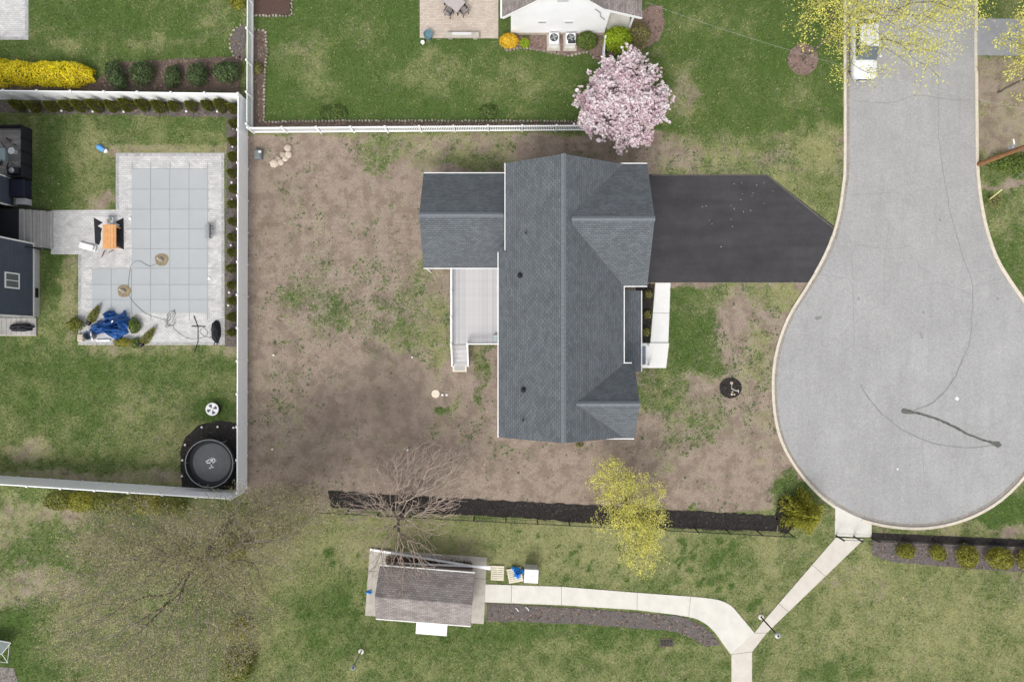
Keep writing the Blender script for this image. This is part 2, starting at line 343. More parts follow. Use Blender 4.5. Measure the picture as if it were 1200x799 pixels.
# (shape, x, y, rx/x1, ry/y1, soft px, bare soil, lushness, strength)
COVER=[
 ('r',-200,-200,286,112,8,.04,.80,1),('r',290,-200,702,152,6,.03,.88,1),('r',700,-200,992,205,14,.05,.78,1),
 ('r',-200,120,290,576,6,.06,.62,1),('r',286,158,1300,600,8,.93,.45,1),('r',-400,580,302,1000,6,.20,.68,1),
 ('r',300,602,1000,1000,8,.08,.50,1),('r',870,640,1400,1000,14,.10,.44,1),('r',1142,-200,1400,700,6,.35,.55,1),
 # north yards: straw patches
 ('e',345,60,34,26,26,.30,.42,.5),('e',430,38,24,24,24,.35,.42,.5),('e',505,85,36,30,28,.28,.40,.55),('e',370,90,22,20,20,.35,.4,.45),('e',600,95,50,30,30,.12,.55,.7),
 ('e',255,22,28,22,22,.3,.4,.6),('e',75,45,25,12,10,.2,.3,.6),('e',180,52,40,10,12,.25,.35,.6),('e',120,20,40,14,18,.0,.95,.7),
 # east lawn
 ('r',770,150,992,215,40,.12,.48,.7),('e',935,110,28,22,16,.4,.25,.5),('e',850,120,70,50,30,.03,.85,.6),('e',802,112,22,34,18,.6,.35,.75),('e',760,185,60,14,12,.8,.4,.8),
 ('r',880,205,992,275,16,.10,.46,.9),('e',910,60,25,45,18,.0,.97,.8),('e',960,175,35,25,20,.15,.3,.8),('e',860,30,60,20,25,.1,.6,.6),
 ('e',350,150,90,6,10,.5,.35,.7),('r',430,157,600,192,12,.45,.40,.8),('e',440,182,26,26,14,.35,.62,.8),('e',545,192,50,10,10,.25,.5,.9),('e',720,180,60,12,10,.7,.4,.8),
 # pool yard
 ('e',100,190,26,60,24,.25,.30,.6),('e',60,205,28,40,22,.0,.88,.8),('r',70,402,280,418,6,.55,.2,.9),('r',128,170,275,182,5,.5,.2,.8),('e',118,236,22,12,8,.8,.2,.8),
 ('e',66,330,18,38,14,.03,.85,.8),('e',82,350,10,60,8,.5,.3,.8),('e',110,450,90,40,40,.0,.80,.7),('e',155,475,44,30,34,.32,.42,.5),
 ('e',35,530,30,14,10,.6,.2,.8),('e',200,520,40,30,20,.25,.35,.6),('e',250,478,20,22,10,.0,.95,.9),('e',230,420,50,14,14,.1,.75,.7),('r',0,552,220,566,8,.7,.3,.7),
 ('e',60,420,70,20,20,.05,.8,.7),('e',200,140,120,14,16,.05,.75,.6),
 # bare yard of the grey-roofed house
 ('e',430,350,110,75,60,.76,.6,.8),('e',820,480,70,60,50,.66,.58,.8),('e',340,480,40,90,40,.80,.5,.7),('e',372,300,16,22,12,.56,.75,.9),('e',345,345,26,20,14,.56,.70,.9),('e',385,360,30,24,16,.54,.78,.9),('e',410,372,20,12,10,.28,.85,.9),('e',325,397,12,12,10,.5,.75,.9),
 ('e',440,370,46,22,20,.56,.66,.9),('e',482,365,26,24,14,.46,.72,.9),('e',500,335,22,40,16,.56,.62,.9),('e',510,395,16,40,14,.34,.42,.9),('e',480,400,30,18,14,.42,.55,.9),
 ('e',519,479,16,7,6,.05,.88,1),('e',562,420,14,20,8,.25,.75,.9),('e',562,460,10,36,8,.40,.72,.9),('e',555,405,22,6,6,.35,.35,.9),('e',345,235,30,40,20,.78,.5,.7),
 ('e',400,265,60,50,40,.82,.45,.6),('e',330,460,30,50,30,.78,.45,.6),('e',320,510,30,30,20,.75,.5,.6),('e',530,500,30,20,16,.72,.45,.7),('e',600,525,40,8,8,.65,.40,.8),
 ('r',296,420,306,590,6,.9,.1,.8),
 # front yard
 ('r',748,333,852,440,16,.14,.80,1),('e',870,350,50,22,22,.40,.38,.9),('e',905,345,30,16,12,.25,.34,.9),('e',880,410,24,40,18,.45,.36,.9),('e',862,385,20,40,12,.85,.35,.8),
 ('e',775,455,34,30,16,.30,.66,.9),('e',820,495,36,24,18,.42,.62,.9),('e',795,530,34,24,20,.52,.60,.8),('e',880,525,34,18,18,.68,.55,.7),('e',900,470,14,50,10,.6,.4,.7),
 ('e',925,580,28,26,14,.10,.75,.95),('e',855,545,40,26,18,.93,.3,.8),('e',760,540,50,16,14,.85,.4,.6),('e',960,590,20,16,8,.15,.7,.9),
 # south park
 ('r',395,606,910,668,14,.10,.25,.9),('e',420,690,90,60,50,.12,.38,.8),('e',360,640,60,40,30,.22,.30,.8),('e',390,720,60,50,40,.02,.72,.75),('e',470,760,120,30,30,.02,.62,.8),
 ('e',650,735,200,20,16,.0,.76,.9),('e',720,780,140,18,18,.05,.55,.7),('e',790,640,60,40,30,.08,.48,.7),('e',850,650,40,40,20,.06,.56,.7),('e',480,640,80,20,20,.35,.25,.7),
 ('e',1000,680,40,24,16,.4,.25,.8),('e',1060,740,120,50,50,.08,.34,.7),('e',980,785,40,16,16,.0,.75,.8),('e',1110,690,90,14,20,.15,.45,.6),('e',1040,640,16,10,8,.1,.7,.9),
 ('e',560,655,30,20,14,.3,.3,.6),('e',880,780,20,30,12,.05,.6,.7),
 # south-west yard
 ('e',105,655,60,50,34,.15,.82,.8),('e',30,650,30,40,20,.15,.75,.8),('e',60,690,60,30,26,.58,.45,.8),('e',60,600,50,12,12,.7,.35,.7),('e',40,755,60,44,24,.05,.88,.9),
 ('e',100,750,60,40,30,.30,.45,.7),('e',160,690,50,50,30,.45,.55,.7),('e',240,640,60,40,30,.55,.5,.7),('e',200,760,90,50,40,.28,.62,.8),('e',290,700,16,80,10,.35,.4,.7),('e',15,610,20,30,14,.5,.4,.7),('e',110,640,30,10,10,.65,.4,.6),
 # beyond the street
 ('r',1142,66,1400,180,10,.66,.28,1),('r',1142,-100,1400,24,8,.1,.6,1),('r',1142,195,1400,300,10,.22,.62,.9),('e',1172,215,40,5,5,.85,.4,.9),('e',1185,320,20,60,14,.08,.78,.9),('e',1172,265,20,14,10,.25,.4,.7),
 ('e',1175,595,36,20,12,.02,.92,1),('e',1100,618,70,9,8,.4,.42,.8),('e',1195,625,20,6,6,.75,.3,.8),
]
WEEDS=[(random.uniform(790,870),random.uniform(630,690),random.uniform(2,4.5)) for _ in range(34)]+[(random.uniform(650,760),random.uniform(640,685),random.uniform(1.5,3.5)) for _ in range(14)]+\
 [(385,648,6),(390,660,4),(404,703,7),(417,720,5),(407,716,4),(372,735,3),(420,650,3),(365,756,3),(608,622,3),(630,628,2.5),(880,712,6),(887,705,5),(668,650,3),(690,690,5),(845,705,5)]
DAMP_SHADE=[(455,472,54,60,40,.60),(437,425,18,36,16,.45),(465,520,70,40,40,.45),(400,480,60,60,40,.35),(380,540,60,30,40,.3),(545,525,40,20,20,.25),(330,250,30,60,30,.12),(690,185,80,10,14,.35),(545,193,60,8,10,.3),(600,535,60,14,14,.2)]  # damp soil, plus the house's soft shadow painted north of its walls
def cover(px,py):
    wx=px+(fbm(px/22,py/22,3)-.5)*34+(fbm(px/7,py/7,5,2)-.5)*10; wy=py+(fbm(px/22,py/22,11)-.5)*34+(fbm(px/7,py/7,15,2)-.5)*10
    d=np.full(px.shape,.12);g=np.full(px.shape,.5);w=np.zeros(px.shape)
    for k,a,b,c,e,s,dd,gg,st in COVER:
        if k=='r':
            jx,jy=(px+(wx-px)*min(1,s/20),py+(wy-py)*min(1,s/20))
            al=sst(-s/2,s/2,jx-a)*sst(-s/2,s/2,c-jx)*sst(-s/2,s/2,jy-b)*sst(-s/2,s/2,e-jy)
        else:
            q=np.sqrt(((wx-a)/c)**2+((wy-b)/e)**2); f=s/max(6,min(c,e)); al=1-sst(1-f*.6,1+f*.6,q)
        al=al*st; d=d*(1-al)+dd*al; g=g*(1-al)+gg*al
    d=d+((fbm(px/26,py/26,61,3)-.5)*.30+(fbm(px/9,py/9,63,3)-.5)*.55)*np.where(d>.85,.75,1)
    g=g+(fbm(px/30,py/30,65,3)-.5)*.34+(fbm(px/10,py/10,67,3)-.5)*.50+.055; d=np.clip(d,0,1); g=np.clip(g,0,1)
    for a,b,r in WEEDS:
        q=np.sqrt((px-a)**2+(py-b)**2)/r; al=1-sst(.5,1.3,q+(fbm(px/3,py/3,31,2)-.5)); d=d*(1-al); g=g*(1-al)+1.0*al
    for a,b,c,e,s,st in DAMP_SHADE:
        q=np.sqrt(((wx-a)/c)**2+((wy-b)/e)**2); w=np.maximum(w,(1-sst(.2,1.3,q))*st)
    return d,g,w

# ------------------------------------------------------------------ plan outlines (image points of things at ground level)
street_l=[(991,-160),(991,60),(991,190),(989,218),(984,252),(975,283),(962,311),(944,341),(927,368),(915,397),(908,428),(907,462),(911,497),(921,526),(938,553),(957,575),(978,592),(1003,605),(1030,613),(1060,617),(1085,617),(1112,612.5),(1140,603),(1168,587),(1193,564),(1213,537),(1227,505),(1233,470),(1233,440),(1228,412),(1217,384)]
street_r=[(1141,-160),(1142,60),(1143,180),(1145,215),(1149,245),(1156,275),(1167,305),(1184,333),(1203,360),(1217,384)]
def smooth_line(pts,n=4):
    out=[]
    for i in range(len(pts)-1):
        p0=pts[max(i-1,0)];p1=pts[i];p2=pts[i+1];p3=pts[min(i+2,len(pts)-1)]
        for k in range(n):
            t=k/n; out.append(tuple(.5*((2*p1[j])+(-p0[j]+p2[j])*t+(2*p0[j]-5*p1[j]+4*p2[j]-p3[j])*t*t+(-p0[j]+3*p1[j]-3*p2[j]+p3[j])*t**3) for j in (0,1)))
    return out+[pts[-1]]
SL=smooth_line(street_l); SR=smooth_line(street_r)
street_poly=SL+SR[::-1][1:]
drive_poly=[(756,204.5),(899,204.5)]+[(981.5,268.5)]+[p for p in SL if 270<p[1]<329 and p[0]<985]+[(952,331),(756,331)]
side_drive=[(1142,22),(1330,24),(1330,68),(1143,65)]
patio_poly=[(136,179.5),(263,179.5),(263.5,404),(92,404),(92,298),(60,298),(60,246.5),(136,246)]
nw_patio=[(-60,-60),(33.5,-60),(33.5,47),(-60,47)]
tan_patio=[(492,-60),(584,-60),(584,45.5),(492,45)]
black_strip=[(385,575),(470,580),(600,587),(700,592),(800,598),(912,603.5),(910,623),(800,619),(700,613),(600,606),(500,601),(388,594)]
front_bed=[(745,333),(767,333),(761,401),(745,401)]
yard_bed=[(0,118),(282,120),(282,138),(0,132)]
fence_bed=[(266,138),(282,138),(282,406),(264,406)]
tramp_bed=[(213,556),(211,530),(217,512),(232,499),(252,493),(280,495),(282,576),(213,571)]
north_bed=[(-40,96),(60,99),(115,92),(140,74),(200,70),(282,66),(282,108),(-40,104)]
round_bed=[(285,30),(277,34),(271,44),(270,55),(276,67),(287,71),(288,30)]
corner_bed=[(297,36),(311,37),(312,60),(309,142),(680,144),(680,149),(297,149)]
raised_bed=[(298,-40),(341,-40),(340,18),(298,18)]
house_bed=[(588,48),(598,43),(640,42),(700,40),(712,42),(704,72),(697,70),(690,61),(668,66),(640,61),(612,57),(592,60)]
house_bed2=[(712,44),(760,8),(775,6),(779,30),(772,48),(752,58),(712,66)]
ring_bed=[(941+18*math.cos(t),70+18.5*math.sin(t)) for t in np.linspace(0,2*math.pi,26)[:-1]]
tree_ring=[(856+13*math.cos(t),454.5+12*math.sin(t)) for t in np.linspace(0,2*math.pi,22)[:-1]]
walk_bed=[(570,706),(640,710),(745,717),(800,722),(826,734),(838,746),(845,755),(828,757),(812,748),(790,739),(740,735),(690,731),(640,730),(600,727),(570,729)]
gate_bed=[(1021,632.5),(1100,636),(1260,643.5),(1260,672),(1180,669),(1100,663),(1045,658),(1022,650)]
gate_shade_bed=[(1022,624),(1260,634.5),(1260,643),(1022,632)]  # dark mulch strip; shade along the fence is painted into its colour
conif_bed=[(912,585),(922,582),(930,600),(930,618),(922,626),(912,622),(909,602)]
shed_pad=[(433.5,643),(570.5,652.5),(567,730.5),(428,720.5)]
front_walk=[(768,331.5),(785.5,331.5),(783,402),(762,402)]
porch_pad=[(752,402),(783.5,402),(780,431),(752,431)]
path_raw=[(568,684),(660,687),(747,694),(811,698.5),(840,702),(856,709),(868,722),(884,741),(856,766),(848,755),(838,741),(826,730),(806,722),(746,714),(660,708.5),(568,705)]
diag=[(979,629.5),(1011,631),(1006,637),(898,741),(881,763),(881,860),(857,860),(857,765),(884,741),(893,729)]
def _sm(p,n): return smooth_line(p,n)
path_a=path_raw[:3]+_sm(path_raw[3:8],4)[:]+_sm(path_raw[8:14],4)+path_raw[14:]
apron=[(978.5,592),(1000,603.5),(1021,611.5),(1021,629),(978,628)]
NOGRASS=[street_poly,drive_poly,side_drive,patio_poly,nw_patio,tan_patio,black_strip,front_bed,yard_bed,fence_bed,tramp_bed,north_bed,round_bed,corner_bed,raised_bed,house_bed,house_bed2,ring_bed,tree_ring,walk_bed,gate_bed,gate_shade_bed,conif_bed,shed_pad,front_walk,porch_pad,path_a,diag,apron,
 [(506,215),(593,215),(593,203),(748,203),(748,332),(742,332),(742,505),(590,505),(590,404),(546,404),(546,434),(529,434),(529,310),(506,310)],[(-60,371),(44,371),(44,393),(-60,393)],[(-60,150),(39,150),(39,245),(48,245),(48,371),(-60,371)],[(598,-60),(735,-60),(735,42),(598,42)]]
def inpoly(px,py,poly):
    r=np.zeros(px.shape,bool); n=len(poly)
    for i in range(n):
        x0,y0=poly[i];x1,y1=poly[(i+1)%n]
        c=((y0>py)!=(y1>py))&(px<(x1-x0)*(py-y0)/((y1-y0) if y1!=y0 else 1e-9)+x0); r^=c
    return r

# ------------------------------------------------------------------ ground
def ground_mat():
    m=bpy.data.materials.new('lawn_and_soil'); m.use_nodes=True; nt=m.node_tree; n=nt.nodes; l=nt.links; b=n['Principled BSDF']
    b.inputs['Roughness'].default_value=.95; b.inputs['Specular IOR Level'].default_value=.1
    tc=n.new('ShaderNodeTexCoord')
    def at(nm): a=n.new('ShaderNodeAttribute'); a.attribute_name=nm; return a.outputs['Fac']
    def nz(sc,det=4,r=.6):
        t=n.new('ShaderNodeTexNoise'); t.inputs['Scale'].default_value=sc; t.inputs['Detail'].default_value=det; t.inputs['Roughness'].default_value=r
        l.new(tc.outputs['Object'],t.inputs['Vector']); return t.outputs['Fac']
    def ma(op,a,c):
        k=n.new('ShaderNodeMath'); k.operation=op
        for i,v in enumerate((a,c)):
            if isinstance(v,(int,float)): k.inputs[i].default_value=v
            else: l.new(v,k.inputs[i])
        return k.outputs[0]
    def ss(v,lo,hi,a=0,c=1):
        r=n.new('ShaderNodeMapRange'); r.interpolation_type='SMOOTHSTEP'; r.inputs['From Min'].default_value=lo; r.inputs['From Max'].default_value=hi
        r.inputs['To Min'].default_value=a; r.inputs['To Max'].default_value=c; l.new(v,r.inputs['Value']); return r.outputs[0]
    def mix(f,a,c,mode='MIX'):
        x=n.new('ShaderNodeMix'); x.data_type='RGBA'; x.blend_type=mode
        if isinstance(f,(int,float)): x.inputs['Factor'].default_value=f
        else: l.new(f,x.inputs['Factor'])
        for i,v in ((6,a),(7,c)):
            if isinstance(v,tuple): x.inputs[i].default_value=(*v,1)
            else: l.new(v,x.inputs[i])
        return x.outputs[2]
    n1,n2,n3,n4=nz(1.1,5),nz(4.5,5,.7),nz(18,4,.7),nz(55,2)
    nsum=ma('ADD',ma('ADD',ma('MULTIPLY',ma('SUBTRACT',n1,.5),.9),ma('MULTIPLY',ma('SUBTRACT',n2,.5),1.5)),ma('MULTIPLY',ma('SUBTRACT',n3,.5),1.5))
    dm=ss(ma('ADD',at('soil'),nsum),.30,.72)
    n5=nz(7,5,.7)
    gm=ss(ma('ADD',ma('ADD',at('lush'),ma('MULTIPLY',ma('SUBTRACT',n5,.5),1.5)),ma('MULTIPLY',ma('SUBTRACT',n3,.5),1.2)),.18,.92)
    grass=mix(gm,(.275,.272,.126),(.076,.124,.030))
    soil=mix(ss(n2,.3,.7),(.225,.172,.139),(.310,.242,.196))
    soil=mix(ss(n3,.35,.75),soil,(.37,.305,.25))
    soil=mix(ma('MULTIPLY',ss(n1,.42,.62),.55),soil,(.165,.125,.095))
    soil=mix(at('damp_shade'),soil,(.085,.066,.055))  # damp stains and the painted house shadow share this dark tint
    c=mix(dm,grass,soil)
    sp=ma('MULTIPLY',ss(n4,.25,.75,.66,1.34),ss(n3,.3,.7,.84,1.16))
    c=mix(1.0,c,sp,'MULTIPLY'); l.new(c,b.inputs['Base Color'])
    bp=n.new('ShaderNodeBump'); bp.inputs['Strength'].default_value=.5; bp.inputs['Distance'].default_value=.06
    l.new(ma('ADD',n3,ma('MULTIPLY',n4,.6)),bp.inputs['Height']); l.new(bp.outputs[0],b.inputs['Normal'])
    return m
def build_ground():
    gx=np.concatenate([[-260,-120,-60],np.arange(-41,41.01,.22),[60,120,260]]); gy=np.concatenate([[-260,-120,-50],np.arange(-28,28.01,.22),[50,120,260]])
    X,Y=np.meshgrid(gx,gy); nx,ny=len(gx),len(gy)
    V=np.stack([X.ravel(),Y.ravel(),np.zeros(X.size)],1)
    I=np.arange(nx*ny).reshape(ny,nx); F=np.stack([I[:-1,:-1],I[:-1,1:],I[1:,1:],I[1:,:-1]],-1).reshape(-1,4)
    m=npmesh('ground',V,F,ground_mat())
    d,g,w=cover(np.clip(V[:,0]*16+600,-40,1240),np.clip(399.5-V[:,1]*16,-40,840))
    for nm,a in (('soil',d),('lush',g),('damp_shade',w)):
        at=m.attributes.new(nm,'FLOAT','POINT'); at.data.foreach_set('value',a.astype(np.float32))
    o=obj('ground',m); structure(o)
    # grass blades standing on it
    N=330000
    x=rng.uniform(-38.5,38.5,N); y=rng.uniform(-26,26,N); px=x*16+600; py=399.5-y*16
    keep=np.ones(N,bool)
    for pl in NOGRASS:
        a=np.array(pl); bb=(px>a[:,0].min())&(px<a[:,0].max())&(py>a[:,1].min())&(py<a[:,1].max())
        idx=np.where(bb&keep)[0]; keep[idx[inpoly(px[idx],py[idx],pl)]]=False
    x,y,px,py=x[keep],y[keep],px[keep],py[keep]
    d,g,w=cover(px,py)
    nn=(fbm(x*1.1,y*1.1,41,3)-.5)*.6+(fbm(x*4.5,y*4.5,43,3)-.5)*1.1
    dens=1-sst(.28,.75,d+nn); dens=np.clip(dens,.03,1)
    keep=rng.random(len(x))<dens; x,y,d,g=x[keep],y[keep],d[keep],g[keep]; nn=nn[keep]; K=len(x)
    gm=np.clip(sst(.2,.85,g+(fbm(x*5,y*5,47,3)-.5)*.9+rng.normal(0,.13,K)),0,1)
    B=3
    xx=np.repeat(x,B)+rng.normal(0,.05,K*B); yy=np.repeat(y,B)+rng.normal(0,.05,K*B)
    th=rng.uniform(0,2*np.pi,K*B); L=rng.uniform(.04,.10,K*B)*(1+.35*np.repeat(gm,B)); wd=rng.uniform(.008,.018,K*B); ln=rng.uniform(.3,1.1,K*B)*L
    ca,sa=np.cos(th),np.sin(th)
    V=np.empty((K*B,3,3)); V[:,0]=np.stack([xx-sa*wd,yy+ca*wd,np.zeros_like(xx)],1); V[:,1]=np.stack([xx+sa*wd,yy-ca*wd,np.zeros_like(xx)],1)
    V[:,2]=np.stack([xx+ca*ln,yy+sa*ln,L],1)
    F=np.arange(K*B*3).reshape(-1,3)
    gmr=np.repeat(gm,B)[:,None]; br=np.exp(rng.normal(0,.33,(K*B,1)))
    dry=np.array([.31,.312,.14]); lush=np.array([.090,.152,.035]); strw=np.array([.50,.44,.29])
    c=dry*(1-gmr)+lush*gmr; q=(rng.random((K*B,1))<(.10+.18*(1-gmr))); c=np.where(q,c*.4+strw*.6,c)*br
    c=np.concatenate([np.repeat(np.clip(c,0,1),3,0),np.ones((K*B*3,1))],1)
    mm=bpy.data.materials.new('grass_blade'); mm.use_nodes=True; nt=mm.node_tree; a=nt.nodes.new('ShaderNodeAttribute'); a.attribute_name='tint'
    nt.links.new(a.outputs['Color'],nt.nodes['Principled BSDF'].inputs['Base Color']); nt.nodes['Principled BSDF'].inputs['Roughness'].default_value=.8; nt.nodes['Principled BSDF'].inputs['Specular IOR Level'].default_value=.15
    m=npmesh('lawn_grass',V.reshape(-1,3),F,mm)
    at=m.attributes.new('tint','FLOAT_COLOR','POINT'); at.data.foreach_set('color',c.astype(np.float32).ravel())
    tag(obj('lawn_grass',m),'short patchy lawn grass, lush green to straw, growing over the yards','grass',kind='stuff')
build_ground()
def build_weeds():
    N=90000; px=rng.uniform(292,1000,N); py=rng.uniform(158,606,N); d,g,w=cover(px,py)
    keep=np.ones(N,bool)
    for pl in NOGRASS: keep&=~inpoly(px,py,pl)
    q=fbm(px/13,py/13,71,3)+.35*(fbm(px/40,py/40,73,2)-.5); pr=sst(.48,.68,q)*(.05+.95*sst(.97,.60,d))*np.where(d>.2,1,.2)
    keep&=rng.random(N)<pr*.95; x=(px[keep]-600)/16; y=(399.5-py[keep])/16; K=len(x); B=6
    xx=np.repeat(x,B); yy=np.repeat(y,B); th=np.tile(np.arange(B)*2*np.pi/B,K)+np.repeat(rng.uniform(0,6,K),B); L=np.repeat(np.exp(rng.normal(np.log(.042),.42,K)),B)*rng.uniform(.6,1.2,K*B); wd=L*.30; ca,sa=np.cos(th),np.sin(th)
    V=np.empty((K*B,4,3)); V[:,0]=np.stack([xx,yy,np.full(K*B,.01)],1); V[:,1]=np.stack([xx+ca*L*.5-sa*wd,yy+sa*L*.5+ca*wd,L*.45],1); V[:,2]=np.stack([xx+ca*L,yy+sa*L,L*.35],1); V[:,3]=np.stack([xx+ca*L*.5+sa*wd,yy+sa*L*.5-ca*wd,L*.45],1)
    tag(obj('yard_weeds',npmesh('yard_weeds',V.reshape(-1,3),np.arange(K*B*4).reshape(-1,4),mat('weed_leaf',(.095,.135,.048),.7,.25,3,island=.45))),'sparse green weeds scattered over the bare soil of the house yard','weeds',kind='stuff')
    N=60000; px=rng.uniform(292,1000,N); py=rng.uniform(158,600,N); d,g,w=cover(px,py); keep=(d+rng.normal(0,.15,N)>.62)&(w<.25)
    for pl in NOGRASS: keep&=~inpoly(px,py,pl)
    x=(px[keep]-600)/16; y=(399.5-py[keep])/16; K=len(x); sz=np.exp(rng.normal(np.log(.022),.45,K)); th=rng.uniform(0,6.28,K)
    V=np.empty((K,4,3))
    for i in range(3): V[:,i]=np.stack([x+np.cos(th+i*2.09)*sz*rng.uniform(.6,1.3,K),y+np.sin(th+i*2.09)*sz*rng.uniform(.6,1.3,K),np.full(K,-.004)],1)
    V[:,3]=np.stack([x+rng.normal(0,.3,K)*sz,y+rng.normal(0,.3,K)*sz,sz*rng.uniform(.5,1.1,K)],1)
    b=(np.arange(K)*4)[:,None]; F=np.concatenate([b+np.array([[0,1,3]]),b+np.array([[1,2,3]]),b+np.array([[2,0,3]])],0)
    tag(obj('soil_clods',npmesh('soil_clods',V.reshape(-1,3),F,mat('soil_clod',(.27,.21,.17),.95,.3,4,island=.45))),'small clods and pebbles strewn over the bare yard soil','soil clods',kind='stuff')
build_weeds()

def ragged(poly,amp=.9,step=5):
    out=[];n=len(poly)
    for i in range(n):
        a,b=poly[i],poly[(i+1)%n]; L=math.hypot(b[0]-a[0],b[1]-a[1]); k=max(1,int(L/step))
        for j in range(k):
            t=j/k; out.append((a[0]+(b[0]-a[0])*t+random.uniform(-amp,amp),a[1]+(b[1]-a[1])*t+random.uniform(-amp,amp)))
    return out
def sheet(name, poly, z0, z1, m, parent=None):
    o=MB().prism([P2(*p) for p in poly],z0,z1).build(name,m,parent); 
    if not parent: structure(o)
    return o
def chips(parent, poly, m, per_m2=38, size=.07, z=.03):
    q=np.array([P2(*p) for p in poly]); x0,y0=q.min(0); x1,y1=q.max(0); N=int((x1-x0)*(y1-y0)*per_m2)
    x=rng.uniform(x0,x1,N); y=rng.uniform(y0,y1,N); k=inpoly(x*16+600,399.5-y*16,poly); x,y=x[k],y[k]; K=len(x)
    if not K: return
    th=rng.uniform(0,6.28,K); L=rng.uniform(.4,1.3,K)*size; w=L*rng.uniform(.25,.6,K); t=rng.uniform(-.02,.02,(K,4))
    V=np.empty((K,4,3)); ca,sa=np.cos(th),np.sin(th)
    for i,(u,v) in enumerate(((-1,-1),(1,-1),(1,1),(-1,1))):
        V[:,i,0]=x+ca*u*L-sa*v*w; V[:,i,1]=y+sa*u*L+ca*v*w; V[:,i,2]=z+.022+t[:,i]
    off=wloc(parent); V-=np.array(off)
    o=obj('mulch_chips',npmesh('mulch_chips',V.reshape(-1,3),np.arange(K*4).reshape(-1,4),m),parent); o['kind']='stuff'
for pl,m,c,nm in ((black_strip,M_mulch,M_chip,'mulch_bed'),(front_bed,M_mulch,M_chip,'mulch_bed'),(yard_bed,M_mulch_grey,M_chip_b,'mulch_bed'),(fence_bed,M_mulch_grey,M_chip_b,'mulch_bed'),(tramp_bed,M_mulch,M_chip,'mulch_bed'),
  (north_bed,M_mulch_brown,M_chip_b,'mulch_bed'),(round_bed,M_mulch_grey,M_chip_b,'mulch_bed'),(corner_bed,M_mulch_brown,M_chip_b,'mulch_bed'),(house_bed,M_mulch_red,M_chip_b,'mulch_bed'),(house_bed2,M_mulch_red,M_chip_b,'mulch_bed'),
  (ring_bed,M_mulch_red,M_chip_b,'mulch_bed'),(walk_bed,M_mulch_grey,M_chip_b,'mulch_bed'),(gate_bed,M_mulch_grey,M_chip_b,'mulch_bed'),(gate_shade_bed,M_mulch,M_chip,'mulch_bed'),(conif_bed,M_mulch,M_chip,'mulch_bed')):
    pl=pl if pl is gate_shade_bed or pl is gate_bed or pl is front_bed else ragged(pl)
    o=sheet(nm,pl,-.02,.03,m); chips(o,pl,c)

# ------------------------------------------------------------------ street, kerb, drives, paths
street=sheet('street',street_poly,-.05,.012,M_street)
sheet('side_driveway',side_drive,-.05,.022,mat('side_asphalt',(.30,.30,.31),.9,.1,2,.3,40))
drive=sheet('driveway',drive_poly,-.05,.026,M_drive)
def ribbon(pts,w,z,name,m,parent,t=.003):
    ps=[P(*p) for p in pts]; mb=MB(); L=[];Rr=[]
    for i,p in enumerate(ps):
        t_=(ps[min(i+1,len(ps)-1)]-ps[max(i-1,0)]).normalized(); nn=Vector((-t_.y,t_.x,0)); ww=(w[i] if hasattr(w,'__len__') else w)*(1+random.uniform(-.2,.2))
        L.append(p+nn*ww/2); Rr.append(p-nn*ww/2)
    vs=[(q.x,q.y,z) for q in L]+[(q.x,q.y,z) for q in Rr]; n=len(ps)
    mb.add(vs,[(n+i,n+i+1,i+1,i) for i in range(n-1)])
    return mb.build(name,m,parent)
def arc(pts,n=5,j=.7):
    q=smooth_line(pts,n); return [(x+random.uniform(-j,j),y+random.uniform(-j,j)) for x,y in q]
ribbon(arc([(1060,482),(1075,484),(1098,491),(1118,500),(1140,511),(1166,520)],5,.4),[.22]*4+[.17]*22,.017,'crack_seal',M_seal_dark,street)
ribbon([(1056,481),(1057.5,481.1),(1060,481.5),(1063,482),(1067,482.6),(1070,483.2)],[.1,.34,.46,.40,.30,.18],.0175,'crack_seal',M_seal_dark,street)
ribbon([(1158,516.8),(1163,518.8),(1167,520),(1170,520.8),(1172,521),(1173.5,521)],[.16,.26,.42,.44,.32,.1],.0175,'crack_seal',M_seal_dark,street)
ribbon(arc([(1128,421),(1117,445),(1103,463),(1088,474),(1070,481)],5,.5),.12,.0165,'crack_seal',M_seal,street)
ribbon(arc([(1008,450),(1022,472),(1042,492),(1070,510),(1102,521),(1135,524),(1165,521)],5,.5),.09,.016,'crack_seal',M_seal,street)
for pts,w in (([(1100,160),(1108,220),(1120,275),(1136,322),(1140,350),(1136,400),(1128,421)],.07),([(1082,505),(1081,530),(1084,570)],.03),([(1040,528),(1055,524),(1080,526)],.03),([(1146,512),(1160,500),(1176,492)],.03),
    ([(1000,118),(1040,121),(1075,112),(1110,117),(1138,118)],.05),([(1000,330),(1002,290),(1040,292),(1065,288)],.035),([(940,320),(980,325),(998,335),(1000,420)],.035),([(1140,335),(1160,330),(1180,325)],.035),([(1070,340),(1100,332),(1140,345)],.03),([(1036,360),(1037,300),(1042,262)],.03),([(995,228),(1050,226),(1085,222)],.025),([(1098,40),(1100,160)],.04)):
    ribbon(arc(pts,5,.8),w*.8,.0155,'crack_seal',M_seal,street)
ribbon([(764,205.6),(800,205.4),(830,205.2),(898.5,205.4),(920,222.5),(950,246.5),(977,268)],.10,.029,'sealed_edge',mat('dusty_edge',(.11,.10,.085),.9,.3),drive)
for i in range(24):   # small petals and grit lying on the dark drive
    a=random.gauss(868,34); b_=random.gauss(240,26)
    if 775<a<930 and 208<b_<328:
        MB().obox(P(a,b_,.031),(random.uniform(.02,.06),random.uniform(.02,.04),.006),random.uniform(0,3)).build('petal',M_petal,drive)
ribbon([(x+(3.0 if y<440 else 2.4)*(1 if x<1070 else -1)*(1 if y<560 else .6),y-(0 if y<560 else 2.6)) for x,y in SL if -40<y],.16,.0152,'gutter_grit',mat('grit',(.27,.245,.215),.95,.3,6),street)
